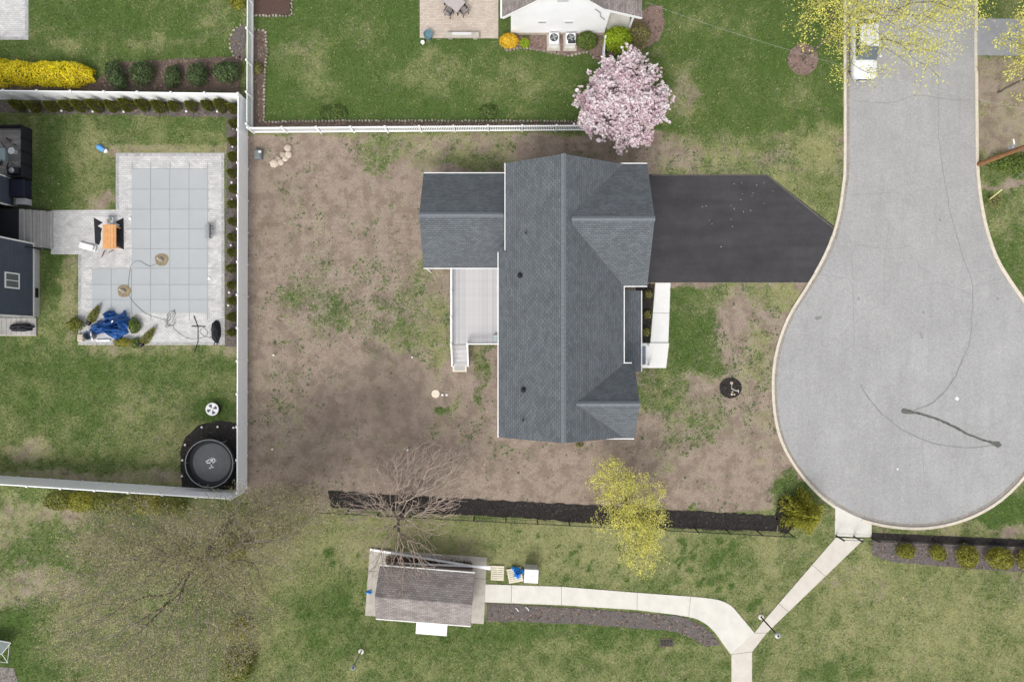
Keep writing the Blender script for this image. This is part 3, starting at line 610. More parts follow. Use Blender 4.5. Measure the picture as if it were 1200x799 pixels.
ribbon([(1120,466),(1123,468)],.22,.016,'paint_spot',M_white,street); ribbon([(1051,549),(1052.5,550)],.12,.016,'paint_spot',M_white,street)
for a,b_,w in ((956,373,.3),(1078,391,.16),(1079,395,.16),(1081,366,.12),(1168,350,.16),(1005,350,.14),(1100,258,.12),(960,372,.2)):
    ribbon([(a,b_-1.5),(a+1.5,b_),(a+1,b_+1.5)],w,.0162,'oil_stain',M_seal,street)
def kerb(line,side,name):
    ps=[P(*p) for p in line]
    k=structure(obj(name,None)); k.location=(ps[0].x,ps[0].y,0)
    ln=[0]
    for i in range(1,len(ps)): ln.append(ln[-1]+(ps[i]-ps[i-1]).length)
    seg=3.05; s=0
    def at(d):
        for i in range(1,len(ps)):
            if ln[i]>=d:
                t=(d-ln[i-1])/max(1e-6,ln[i]-ln[i-1]); p=ps[i-1].lerp(ps[i],t); tg=(ps[i]-ps[i-1]).normalized(); return p,tg
        return ps[-1],(ps[-1]-ps[-2]).normalized()
    while s<ln[-1]-.3:
        e=min(s+seg-.012,ln[-1]); A=[];B=[]
        for j in range(5):
            p,t=at(s+(e-s)*j/4); nn=Vector((-t.y,t.x,0))*side
            A.append(p-nn*.02); B.append(p+nn*.185)
        mid=A[2]; ix,iy=mid.x*16+600,399.5-mid.y*16
        low=(262<iy<340 and ix<990) or (594<iy<613 and 980<ix<1020) or (20<iy<68 and ix>1100)
        h=.036 if low else .115
        mb=MB(); n=5; vs=[]
        for z,off in ((-.05,0),(h-.025,0),(h,.03)):
            for a,b in zip(A,B): q=a.lerp(b,off/.2); vs.append((q.x,q.y,z))
        for z in (h,-.05):
            for b in B: vs.append((b.x,b.y,z))
        fs=[]
        for i in range(n-1):
            for r in range(4): fs.append((r*n+i,r*n+i+1,(r+1)*n+i+1,(r+1)*n+i))
        fs+=[(0,n,2*n,3*n,4*n),(5*n-1,4*n-1,3*n-1,2*n-1,n-1)]
        if side>0: fs=[f[::-1] for f in fs]
        mb.add(vs,fs); mb.build('kerb_stone',M_kerb,k); s+=seg
kerb(SL,1 if False else -1,'kerb'); kerb(SR,1,'kerb')

def slabs(name,poly,cuts,z,m,label=None):
    """paving cut into slabs across given lines; slab = own mesh with open joints"""
    o=structure(obj(name,None)); c=P(*poly[0]); o.location=(c.x,c.y,0)
    pieces=[[Vector(P2(*p)) for p in poly]]
    for (a,b) in cuts:
        A=Vector(P2(*a));B=Vector(P2(*b)); t=(B-A).normalized(); nn=Vector((-t.y,t.x)); out=[]
        for pc in pieces:
            for sgn in (1,-1):
                q=[]; n=len(pc)
                for i in range(n):
                    u,v=pc[i],pc[(i+1)%n]; du=(u-A).dot(nn)*sgn-.013; dv=(v-A).dot(nn)*sgn-.013
                    if du>=0: q.append(u)
                    if du*dv<0: q.append(u.lerp(v,du/(du-dv)))
                if len(q)>2: out.append(q)
        pieces=out
    for pc in pieces: MB().prism([(p.x,p.y) for p in pc],-.04,z).build('slab',m,o)
    return o
slabs('park_path',path_a,[((600,660),(599,720)),((658,660),(658,720)),((747,680),(746,730)),((811,680),(806,730))],.05,M_conc)
slabs('park_path',path_a[:0]+diag,[((884,741),(898,741)),((857,766),(881,763)),((905,700),(945,735)),((950,660),(985,690))],.056,mat('path_concrete',(.55,.51,.45),.9,.08,1.4,.15,40))
slabs('path_apron',apron,[],.06,M_conc)
slabs('front_walk',front_walk,[((760,367),(790,367))],.06,M_conc_white)
slabs('porch_landing',porch_pad,[],.16,M_conc_white)
slabs('shed_pad',shed_pad,[((538,640),(534,740)),((425,668),(570,678))],.06,M_pad)

# patios
pat=sheet('pool_patio',patio_poly,-.03,.03,M_paver)
for a,b_,c,d_ in ((136.5,180,262.5,183),(259.5,183,263,404),(92.5,401,259,403.6),(92.5,298.5,95.5,400.5),(136.5,183.5,139.5,246)):
    sheet('border',[(a,b_),(c,b_),(c,d_),(a,d_)],.0,.036,M_pavedge,pat)
pt=sheet('corner_patio',nw_patio,-.03,.03,M_paver)
sheet('border',[(29.5,-60),(33,-60),(33,43),(29.5,43)],0,.036,M_pavedge,pt); sheet('border',[(-60,43.3),(33,43.3),(33,46.7),(-60,46.7)],0,.036,M_pavedge,pt)
sheet('paver_terrace',tan_patio,-.03,.05,M_pavtan)
# stone edging of the beds
def edging(line,label):
    q=[]; mb=MB()
    for i in range(len(line)-1):
        a,b=P(*line[i]),P(*line[i+1]); n=max(1,int((b-a).length/.24))
        for k in range(n):
            c=a.lerp(b,(k+.5)/n); mb.obox((c.x+random.uniform(-.03,.03),c.y+random.uniform(-.03,.03),.05),(random.uniform(.12,.20),random.uniform(.09,.15),random.uniform(.10,.15)),random.uniform(0,3),random.uniform(-.2,.2),random.uniform(-.2,.2))
    o=mb.build('stone_edging',M_edging); tag(o,label,'edging',kind='stuff')
edging([(297,35),(311,36.5),(313,60),(310,100),(309.5,143)],'small tan stones edging the mulch strip beside the white picket fence')
edging([(310,143.5),(400,142),(520,142),(600,142),(676,143)],'row of small tan stones edging the bed along the long picket fence')
edging([(285,29.5),(276,34),(270.5,44),(269.5,55),(275.5,68),(286,72)],'curved stone edging round the small grey bed')
edging([(592,60),(612,57),(640,61),(668,66),(690,61),(697,70)],'curved pale stone edging of the bed by the white house')
edging([(299,19.5),(342,19.5),(342.5,-30)],'stone border of the brown raised planting bed')
rb=sheet('planting_bed',raised_bed,-.02,.10,mat('brown_soil',(.09,.055,.045),.95,.3,8,.6))

# ------------------------------------------------------------------ fences
def vinyl_fence(a,b,h,n,label,z=0):
    A,B=P(*a),P(*b); d=B-A; L=d.length; r=thing('vinyl_fence',label,'fence',A,math.atan2(d.y,d.x)); w=L/n
    pm=MB(); pm.box(.06,-.022,.06,w-.06,.022,h-.06); pm.box(.06,-.035,.05,w-.06,.035,.19); pm.box(.06,-.035,h-.19,w-.06,.035,h-.05)
    k=max(4,int(w/.16))
    for i in range(k): x=.07+(w-.14)*(i+.5)/k; pm.box(x-(w-.14)/k*.46,-.028,.2,x+(w-.14)/k*.46,.028,h-.2)
    pm=pm.mesh('panel',M_vinyl); po=MB().box(-.0635,-.0635,0,.0635,.0635,h).mesh('post',M_vinyl)
    cp=MB(); cp.box(-.08,-.08,h,.08,.08,h+.03); cp.add([(-.07,-.07,h+.03),(.07,-.07,h+.03),(.07,.07,h+.03),(-.07,.07,h+.03),(0,0,h+.08)],[(0,1,4),(1,2,4),(2,3,4),(3,0,4)]); cp=cp.mesh('cap',M_white)
    for i in range(n+1):
        p=obj('post',po,r,(i*w,0,0)); obj('cap',cp,p)
        if i<n: obj('panel',pm,r,(i*w,0,0))
    return r
vinyl_fence((-50,116),(290.5,120.5),1.87,9,'tall white vinyl privacy fence between the arborvitae row and the yellow hedge')
vinyl_fence((290.6,124),(289.5,571),1.87,12,'long white vinyl privacy fence between the pool and the bare yard')
vinyl_fence((-54,554),(286,575.5),2.5,9,'white vinyl privacy fence behind the black trampoline')
def picket_fence(a,b,h,bays,label,gap=.125):
    A,B=P(*a),P(*b); d=B-A; L=d.length; r=thing('picket_fence',label,'fence',A,math.atan2(d.y,d.x)); w=L/bays
    pk=MB().box(-.034,-.011,.08,.034,.011,h-.1); pk.add([(-.034,-.011,h-.1),(.034,-.011,h-.1),(.034,.011,h-.1),(-.034,.011,h-.1),(0,0,h-.02)],[(0,1,4),(1,2,4),(2,3,4),(3,0,4)]); pk=pk.mesh('picket',M_vinyl)
    po=MB().box(-.055,-.055,0,.055,.055,h).mesh('post',M_vinyl); cp=MB(); cp.box(-.07,-.07,h,.07,.07,h+.025); cp=cp.mesh('cap',M_white)
    rl=MB().box(.06,-.03,-.045,w-.06,.03,.045).mesh('rail',M_vinyl)
    k=int((w-.2)/gap)
    for i in range(bays+1):
        p=obj('post',po,r,(i*w,0,0)); obj('cap',cp,p)
        if i<bays:
            for z in (.22,h-.2): obj('rail',rl,r,(i*w,0,z))
            for j in range(k): obj('picket',pk,r,(i*w+.1+(w-.2)*(j+.5)/k,.042,0))
    return r
picket_fence((297.4,-30),(296.6,152),1.35,5,'white open picket fence running past the planting bed to the vinyl corner')
picket_fence((298,156.3),(690,153.5),1.35,10,'long white picket fence between green lawn and bare yard')
picket_fence((701,146),(707,52),1.25,3,'short white picket fence half hidden by the pink magnolia')
def black_fence(a,b,h,bays,label):
    A,B=P(*a),P(*b); d=B-A; L=d.length; r=thing('metal_fence',label,'fence',A,math.atan2(d.y,d.x)); w=L/bays
    po=MB().box(-.028,-.028,0,.028,.028,h+.06).mesh('post',M_black)
    rl=MB().box(.03,-.011,-.011,w-.03,.011,.011).mesh('rail',M_black)
    pm=MB(); k=int(w/.115)
    for j in range(k): x=w*(j+.5)/k; pm.box(x-.006,-.006,.06,x+.006,.006,h)
    pm=pm.mesh('pickets',M_black)
    for i in range(bays+1):
        obj('post',po,r,(i*w,0,0))
        if i<bays:
            for z in (.16,h-.13,h-.02): obj('rail',rl,r,(i*w,0,z))
            q=obj('pickets',pm,r,(i*w,0,0)); q['kind']='stuff'
    return r
black_fence((372,596),(924,624),1.2,15,'low black metal fence along the dark mulch strip')
black_fence((1021,629),(1270,638),1.2,7,'low black metal fence in front of the rounded golden conifers')
g=thing('path_gate','black metal gate across the concrete path by the street','gate',P(979,627))
for q in (979,1000,1020):
    a=P(q,627+(q-979)*.05); MB().box(a.x-.045,a.y-.045,0,a.x+.045,a.y+.045,1.35).build('post',M_black,g)
a,b=P(979,627),P(1020,629)
for z in (.25,1.15): MB().obox((a+b)/2+Vector((0,0,z)),((b-a).length-.1,.03,.03),math.atan2(b.y-a.y,b.x-a.x)).build('rail',M_black,g)

# ------------------------------------------------------------------ foliage tools
def cards(Pts, Nrm, size, asp=.5, curl=.25):
    """little bent leaf faces at points, facing roughly Nrm"""
    K=len(Pts); N=Nrm+rng.normal(0,.55,(K,3)); N/=np.linalg.norm(N,axis=1,keepdims=True)+1e-9
    T=np.cross(N,rng.normal(0,1,(K,3))); T/=np.linalg.norm(T,axis=1,keepdims=True)+1e-9; B=np.cross(N,T)
    s=(size*rng.uniform(.6,1.35,K))[:,None]
    V=np.empty((K,4,3)); V[:,0]=Pts-T*s; V[:,1]=Pts-B*s*asp+N*s*curl; V[:,2]=Pts+T*s; V[:,3]=Pts+B*s*asp+N*s*curl
    return V.reshape(-1,3),np.arange(K*4).reshape(-1,4)
def sprays(Pts, D, L, w):
    """slim pointed sprays starting at Pts heading along D"""
    K=len(Pts); D=D/(np.linalg.norm(D,axis=1,keepdims=True)+1e-9); T=np.cross(D,rng.normal(0,1,(K,3))); T/=np.linalg.norm(T,axis=1,keepdims=True)+1e-9
    l=(L*rng.uniform(.6,1.3,K))[:,None]
    V=np.empty((K,4,3)); V[:,0]=Pts; V[:,1]=Pts+D*l*.45+T*w; V[:,2]=Pts+D*l; V[:,3]=Pts+D*l*.45-T*w
    return V.reshape(-1,3),np.arange(K*4).reshape(-1,4)
def unit(n,up=-.1):
    v=rng.normal(0,1,(n*3,3)); v/=np.linalg.norm(v,axis=1,keepdims=True); return v[v[:,2]>up][:n]
def lump(U,seed,amt,f=2.2):
    return 1+amt*2*(fbm(U[:,0]*f+U[:,2]*1.7+50,U[:,1]*f-U[:,2]*1.3+50,seed,3)-.5)
def stems_mesh(h,r,n=7,m=M_bark):
    mb=MB()
    for i in range(n):
        a=6.283*i/n+random.random(); mb.tube([(0,0,-.05),(math.cos(a)*r*.25,math.sin(a)*r*.25,h*.45),(math.cos(a)*r*.6,math.sin(a)*r*.6,h*.8)],[.025,.018,.008],5)
    return mb.mesh('stems',m)
def shrub_meshes(rx,ry,h,n,m,size,seed,lum=.22,asp=.5):
    U=unit(n,-.15); k=len(U); rad=lump(U,seed,lum)*np.where(rng.random(k)<.65,rng.uniform(.88,1.03,k),rng.uniform(.45,.9,k))
    Pt=U*rad[:,None]*np.array([rx,ry,h*.62]); Pt[:,2]+=h*.40; Pt[:,2]=np.maximum(Pt[:,2],.03)
    V,F=cards(Pt,U,np.full(k,size),asp); V[:,2]=np.maximum(V[:,2],.01)
    return npmesh('foliage',V,F,m),stems_mesh(h,min(rx,ry))
def place_shrub(name,label,cat,meshes,loc,rz=0,sc=1,group=None):
    t=thing(name,label,cat,loc,rz,group); t.scale=(sc,sc,sc); obj('foliage',meshes[0],t); obj('stems',meshes[1],t); return t
def arbor_meshes(h,r,n,m,seed=1,size=.09):
    z=rng.random(n)**1.25; th=rng.uniform(0,6.283,n); prof=np.interp(z,[0,.12,.35,.7,1],[.75,1,.95,.55,.03])
    rr=r*prof*np.where(rng.random(n)<.75,rng.uniform(.85,1.1,n),rng.uniform(.4,.9,n))*(1+.15*np.sin(th*3+seed))
    Pt=np.stack([np.cos(th)*rr,np.sin(th)*rr,.05+z*h*.96],1); D=np.stack([np.cos(th)*.6,np.sin(th)*.6,np.full(n,1.0)],1)+rng.normal(0,.25,(n,3))
    V,F=sprays(Pt,D,np.full(n,size*1.6),size*.35)
    return npmesh('foliage',V,F,m),MB().tube([(0,0,-.03),(0,0,h*.5),(0,0,h*.85)],[.05,.03,.01],6).mesh('trunk',M_bark)
def place_arbor(label,meshes,loc,rz,sc,group,name='arborvitae_shrub'):
    t=thing(name,label,'shrub',loc,rz,group); t.scale=sc; obj('foliage',meshes[0],t); obj('trunk',meshes[1],t); return t

# ------------------------------------------------------------------ tree grower
def grow(tips, base, fork, w=.55, seg=.35, r0=.006, seed=1, lean=.4, jit=.05, extra=()):
    rs=np.random.default_rng(seed)
    base=np.array(base,float); fork=np.array(fork,float); pos=[]; par=[]; plen=[]
    n0=max(3,int(np.linalg.norm(fork-base)/.35))
    for i in range(n0+1):
        t=i/n0; pos.append(base*(1-t)+fork*t+rs.normal(0,.02,3)*(0<i<n0)); par.append(i-1); plen.append(np.linalg.norm(fork-base)*t)
    tips=np.asarray(tips); od=np.argsort(np.linalg.norm(tips-fork,axis=1)+rs.normal(0,.5,len(tips)))
    A=np.zeros((200000,3)); PL=np.zeros(200000); A[:len(pos)]=pos; PL[:len(pos)]=plen; cnt=len(pos); ends=[]; start=max(0,n0-1)
    for ti in list(extra)+[tips[i] for i in od]:
        ti=np.asarray(ti,float); d=np.linalg.norm(A[start:cnt]-ti,axis=1); c=d+w*PL[start:cnt]; j=start+int(np.argmin(c)); dist=np.linalg.norm(ti-A[j])
        k=max(1,int(dist/seg)); p=par[j]; dr=A[j]-A[p] if p>=0 else np.array([0,0,1.]); dr=dr/(np.linalg.norm(dr)+1e-9)
        ctrl=A[j]*.5+ti*.5+dr*dist*lean*.5+rs.normal(0,jit,3)*dist; last=j; q0=A[j].copy()
        for s in range(1,k+1):
            t=s/k; q=(1-t)**2*q0+2*t*(1-t)*ctrl+t*t*ti+(rs.normal(0,jit*.35,3) if s<k else 0)
            A[cnt]=q; PL[cnt]=PL[last]+np.linalg.norm(q-A[last]); par.append(last); last=cnt; cnt+=1
        ends.append(last)
    par=np.array(par); rad=np.zeros(cnt)
    e=2.35
    acc=np.zeros(cnt); 
    for i in range(cnt-1,0,-1):
        if acc[i]==0: acc[i]=r0**e
        acc[par[i]]+=acc[i]
    rad=acc**(1/e)
    return A[:cnt],par,rad,np.array(ends)
def limbs(A,par,rad,sel,m,name,n):
    idx=np.where(sel)[0]; p0=A[par[idx]]; p1=A[idx]; r0=np.minimum(rad[par[idx]],rad[idx]*1.25); r1=rad[idx]
    T=p1-p0; L=np.linalg.norm(T,axis=1,keepdims=True)+1e-9; T=T/L; up=np.where(np.abs(T[:,2:3])<.95,np.array([[0,0,1.]]),np.array([[1.,0,0]]))
    a=np.cross(T,up); a/=np.linalg.norm(a,axis=1,keepdims=True); b=np.cross(T,a); K=len(idx); V=np.empty((K,2*n,3))
    p1=p1+T*(r1*.4)[:,None]
    for k in range(n):
        th=2*np.pi*k/n; dd=a*np.cos(th)+b*np.sin(th); V[:,k]=p0+dd*r0[:,None]; V[:,n+k]=p1+dd*r1[:,None]
    base=(np.arange(K)*2*n)[:,None]; F=np.concatenate([base+np.array([[k,(k+1)%n,n+(k+1)%n,n+k]]) for k in range(n)],0)
    return npmesh(name,V.reshape(-1,3),F,m,True)
def ellip(n,c,r,shell=.35,seed=0):
    rs=np.random.default_rng(seed+100); u=rs.normal(0,1,(n,3)); u/=np.linalg.norm(u,axis=1,keepdims=True); q=rs.uniform(shell**3,1,n)**(1/3)
    f=lump(u,seed,.3,2.5)
    return np.array(c)+u*(q*f)[:,None]*np.array(r)
def tree(name,label,base,tips,fork,bark,twigm,thr=.035,leaf=None,leafm=None,leafsize=.08,per=8,spread=.25,asp=.5,group=None,leafsel=None,**kw):
    base=Vector(base); A,par,rad,ends=grow(tips,base,fork,**kw); A=A-np.array(base)
    t=thing(name,label,'tree',base,0,group)
    big=(rad>=thr); big[0]=False; sm=~(rad>=thr); sm[0]=False
    obj('trunk',limbs(A,par,rad,big,bark,'trunk',7),t); obj('branches',limbs(A,par,rad,sm,twigm,'branches',3),t)
    if leafm:
        E=A[ends]; 
        if leafsel is not None: E=E[rng.random(len(E))<leafsel]
        Q=np.repeat(E,per,0)+rng.normal(0,spread,(len(E)*per,3)); V,F=cards(Q,np.tile([0,0,.8],(len(Q),1)),np.full(len(Q),leafsize),asp)
        obj('crown',npmesh('crown',V,F,leafm),t)
    return t

# ------------------------------------------------------------------ the grey-roofed house
def gable_wall(mb,axis,c,lo,hi,z0,ze,zr,t=.15):
    """pentagon wall slab; axis 'y': plane y=c, spanning x lo..hi"""
    m=(lo+hi)/2; pts=[(lo,z0),(hi,z0),(hi,ze),(m,zr),(lo,ze)]
    f=(lambda a,z,o: (a,c+o,z)) if axis=='y' else (lambda a,z,o: (c+o,a,z))
    vs=[f(a,z,-t/2) for a,z in pts]+[f(a,z,t/2) for a,z in pts]
    fs=[(0,1,2,3,4),(9,8,7,6,5)]+[(i,5+i,5+(i+1)%5,(i+1)%5) for i in range(5)]
    return mb.add(vs,fs)
H=thing('house','grey shingle roofed house with a front porch beside the black driveway','house',(3.2,2.6,0))
XW,XR,XE=-.86,3.21,7.31; YN,YS=11.59,-6.33; ZE,ZR=5.2,7.68; T=.16
def part(mb,name,m,parent,uv=False,smooth=False):
    o=mb.build(name,m,parent,smooth); 
    if uv: slope_uv(o)
    return o
rf=part(MB().slab([(XW,YS,ZE),(XR,YS,ZR),(XR,YN,ZR),(-.40,YN,ZE+.28),(-.40,5.83,ZE+.28),(XW,5.83,ZE)][::1],T),'roof',M_roof,H,True)
part(MB().slab([(XE,YN,ZE),(XR,YN,ZR),(XR,YS,ZR),(XE,YS,ZE)],T),'roof',M_roof,H,True)
GZ=7.55; GX=8.88; GYN,GYS=YN+.004,3.64; GYR=(GYN+GYS)/2
part(MB().slab([(GX,GYN,ZE-.01),(GX,GYR,GZ),(XR+.55,GYR,GZ),(XR+.55,GYN-.0,ZE-.01)],T),'garage_roof',M_roof,H,True)
part(MB().slab([(GX,GYS,ZE-.01),(XR+.55,GYS,ZE-.01),(XR+.55,GYR,GZ),(GX,GYR,GZ)],T),'garage_roof',M_roof,H,True)
CZ=7.22; CX=8.02; CYS,CYN=-6.36,-1.50; CYR=(CYS+CYN)/2
part(MB().slab([(CX,CYN,ZE-.015),(CX,CYR,CZ),(XR+.75,CYR,CZ),(XR+.75,CYN,ZE-.015)],T),'front_gable_roof',M_roof,H,True)
part(MB().slab([(CX,CYS,ZE-.015),(XR+.75,CYS,ZE-.015),(XR+.75,CYR,CZ),(CX,CYR,CZ)],T),'front_gable_roof',M_roof,H,True)
WZE,WZR=2.75,5.0; WX=-6.12; WYN,WYS=11.57,5.08; WYR=(WYN+WYS)/2+.02
part(MB().slab([(-.52,WYN,WZE),(-.52,WYR,WZR),(WX,WYR,WZR),(WX,WYN,WZE)],T),'wing_roof',M_roof,H,True)
part(MB().slab([(-.52,WYS,WZE),(WX,WYS,WZE),(WX,WYR,WZR),(-.52,WYR,WZR)][::-1][::-1],T),'wing_roof',M_roof,H,True)
part(MB().slab([(8.9,-2.12,2.85),(8.9,3.46,2.85),(6.9,3.46,3.75),(6.9,-2.12,3.75)],.14),'porch_roof',M_roof,H,True)
# ridge caps: overlapping bent shingles
def ridge(a,b,dz=.0,wd=.16,drop=.09):
    a,b=Vector(a),Vector(b); L=(b-a).length; d=(b-a)/L; s=Vector((-d.y,d.x,0)); n=int(L/.28)
    mb=MB()
    for i in range(n):
        p=a+d*(L*i/n); q=a+d*(L*(i+1)/n+.03); u=Vector((0,0,.018)); w_=Vector((0,0,.034))
        mb.add([p-s*wd-Vector((0,0,drop))+u,p+u,p+s*wd-Vector((0,0,drop))+u,q-s*wd-Vector((0,0,drop))+w_,q+w_,q+s*wd-Vector((0,0,drop))+w_],[(0,1,4,3),(1,2,5,4)])
    o=mb.build('ridge_cap',M_roof_cap,H); o['kind']='stuff'
ridge((XR,YS,ZR),(XR,YN,ZR)); ridge((XR+.5,GYR,GZ),(GX,GYR,GZ)); ridge((XR+.8,CYR,CZ),(CX,CYR,CZ),drop=.12); ridge((-.55,WYR,WZR),(WX,WYR,WZR),drop=.10)
# fascia, gutters
def gutter(a,b,w=.06,h=.09,name='gutter',m=M_white):
    a,b=Vector(a),Vector(b); c=(a+b)/2; d=b-a
    return MB().obox(c,(d.length,w,h),math.atan2(d.y,d.x),0,-math.atan2(d.z,math.hypot(d.x,d.y))).build(name,m,H)
gutter((XW-.06,YS,ZE-.07),(XW-.06,5.83,ZE-.07)); gutter((-.46,5.9,ZE+.2),(-.46,YN,ZE+.2))
gutter((XE+.06,CYN+.05,ZE-.07),(XE+.06,GYS-.05,ZE-.07)); gutter((XE+.06,GYS-.06,ZE-.075),(GX-.0,GYS-.06,ZE-.075)); gutter((XE-.2,GYN+.06,ZE-.07),(GX,GYN+.06,ZE-.07))
gutter((WX,WYN+.06,WZE-.07),(-.52,WYN+.06,WZE-.07)); gutter((WX,WYS-.06,WZE-.07),(-.52,WYS-.06,WZE-.07))
gutter((8.96,-2.12,2.79),(8.96,3.46,2.79)); gutter((6.2,CYS-.06,ZE-.08),(CX,CYS-.06,ZE-.08)); gutter((XE,CYN+.06,ZE-.085),(CX-.15,CYN+.06,ZE-.085))
# rake boards under the roof edges
for y,xa,xb,za,zb in ((YN-.03,XW+.5,XR,ZE+.3,ZR),(YN-.03,XE,XR,ZE,ZR),(YS+.03,XW,XR,ZE,ZR),(YS+.03,XE-1.2,XR,ZE+.73,ZR)):
    gutter((xa,y,za-T-.09),(xb,y,zb-T-.09),.04,.16,'rake_board')
# walls
wl_=MB(); gable_wall(wl_,'y',YS+.35,XW+.4,XE-.4,-.1,ZE-.0,ZR-.35); gable_wall(wl_,'y',YN-.35,XW+.75,XE-.4,-.1,ZE-.0,ZR-.4)
wl_.box(XW+.325,YS+.43,-.1,XW+.475,5.5,ZE-.02); wl_.box(-.14,5.51,-.1,.01,YN-.43,ZE+.0); wl_.box(XE-.475,YS+.43,-.1,XE-.325,YN-.43,ZE-.1)
part(wl_,'wall',M_siding,H,True)
wl_=MB(); gable_wall(wl_,'x',GX-.35,GYS+.3,GYN-.36,-.1,ZE-.12,GZ-.35); wl_.box(XE-.32,GYS+.3,-.1,GX-.43,GYS+.45,ZE-.14); wl_.box(XE-.32,GYN-.5,-.1,GX-.43,GYN-.36,ZE-.14)
part(wl_,'wall',M_siding,H,True)
wl_=MB(); gable_wall(wl_,'x',CX-.35,CYS+.36,CYN-.3,-.1,ZE-.14,CZ-.35); wl_.box(XE-.32,CYS+.37,-.1,CX-.43,CYS+.5,ZE-.14); wl_.box(XE-.32,CYN-.44,-.1,CX-.43,CYN-.3,ZE-.14)
part(wl_,'wall',M_siding,H,True)
wl_=MB(); gable_wall(wl_,'x',WX+.35,WYS+.3,WYN-.3,-.1,WZE-.1,WZR-.4); wl_.box(WX+.43,WYS+.3,-.1,-.5,WYS+.45,WZE-.12); wl_.box(WX+.43,WYN-.45,-.1,-.5,WYN-.3,WZE-.12)
part(wl_,'wall',M_siding,H,True)
# openings on walls (seen from a step aside)
def window_on(H_,c,w,h,nrm,fm=M_white):
    """frame + pane proud of a wall; nrm 'x+','x-','y+','y-'"""
    s=1 if nrm[1]=='+' else -1
    def b(mb,a0,a1,z0,z1,d0,d1):
        if nrm[0]=='x': mb.box(c[0]+min(d0*s,d1*s),c[1]+a0,c[2]+z0,c[0]+max(d0*s,d1*s),c[1]+a1,c[2]+z1)
        else: mb.box(c[0]+a0,c[1]+min(d0*s,d1*s),c[2]+z0,c[0]+a1,c[1]+max(d0*s,d1*s),c[2]+z1)
    f=MB(); e=.09
    b(f,-w/2-e,w/2+e,h/2,h/2+e,0,.06); b(f,-w/2-e,w/2+e,-h/2-e,-h/2,0,.06); b(f,-w/2-e,-w/2,-h/2,h/2,0,.06); b(f,w/2,w/2+e,-h/2,h/2,0,.06); b(f,-.025,.025,-h/2,h/2,0,.05)
    o=f.build('window',fm,H_); g=MB(); b(g,-w/2,-.03,-h/2,h/2,0,.03); b(g,.03,w/2,-h/2,h/2,0,.03); g.build('pane',M_glass,o)
for y in (-4.8,-3.2): window_on(H,(CX-.27,y,3.9),.9,1.3,'x+')
window_on(H,(GX-.27,7.6,5.3),1.2,1.0,'x+')
gd=MB(); gd.box(GX-.27,5.2,0,GX-.22,10.0,2.3); gd=gd.build('garage_door',M_white,H)
for z in (.58,1.15,1.72): MB().box(GX-.22,5.25,z-.012,GX-.212,9.95,z+.012).build('door_groove',M_strap,gd)
fd=MB().box(XE-.32,-1.1,.2,XE-.27,-.1,2.3).build('front_door',mat('front_door_paint',(.05,.06,.08),.4,.1),H); MB().obox((XE-.25,-.2,1.2),(.04,.03,.14)).build('handle',M_steel,fd)
for y in (.9,2.4): window_on(H,(XE-.32,y,1.6),.9,1.3,'x+')
for x in (1.0,5.2): window_on(H,(x,YS+.27,1.6),1.0,1.3,'y-'); window_on(H,(x,YS+.27,4.1),1.0,1.2,'y-')
for y in (-4.5,-1.0,2.5): window_on(H,(XW+.32,y,4.1),1.0,1.2,'x-')
window_on(H,(WX+.27,8.3,1.7),1.3,1.2,'x-')
# roof vents and plumbing stacks
def z_w(x): return ZE+(x-XW)*(ZR-ZE)/(XR-XW)
for px_,py_,r_,h_ in ((616,274,.05,.32),(613,492,.05,.30)):
    q=P(px_,py_,6.1); v=H; MB().lathe([(r_,z_w(q.x)-.25),(r_,z_w(q.x)+h_),(r_*.7,z_w(q.x)+h_)],10,(q.x,q.y)).build('plumbing_stack',M_black,v)
for px_,py_ in ((609.5,323),(613.5,456.5)):
    q=P(px_,py_,6.0); z=z_w(q.x); b_=MB(); b_.lathe([(.19,z-.14),(.17,z+.10)],14,(q.x,q.y)); b_.lathe([(.06,z+.08),(.10,z+.22),(.02,z+.30)],12,(q.x,q.y)); b_.build('roof_vent',M_black,H)
# downspouts
for x,y,z1 in ((XW-.06,YS+.25,ZE-.1),(WX+.2,WYS-.06,WZE-.1),(-.62,5.0-.0,WZE-.1),(8.96,-2.0,2.75)):
    MB().box(x-.045,y-.035,0,x+.045,y+.035,z1).build('downspout',M_white,H)
for y in (-2.0,.55,3.2): MB().box(8.66,y-.07,.0,8.80,y+.07,2.78).build('porch_post',M_white,H)
# porch floor, step rails
MB().box(7.05,-2.05,-.05,8.93,3.4,.30).build('porch_floor',M_conc_white,H)
for y in (-.32,-1.78):
    r_=MB(); r_.box(8.95,y-.03,.80,9.95,y+.03,.86); r_.box(9.87,y-.06,.1,9.99,y+.06,.95); r_.box(8.95,y-.04,.1,9.02,y+.04,.95)
    for k in range(5): r_.box(9.1+k*.12,y-.012,.18,9.124+k*.12,y+.012,.8)
    r_.build('step_rail',M_white,H)
MB().box(8.95,-1.72,.0,9.74,-.38,.27).build('porch_step',mat('bluestone',(.14,.17,.21),.7,.1),H)
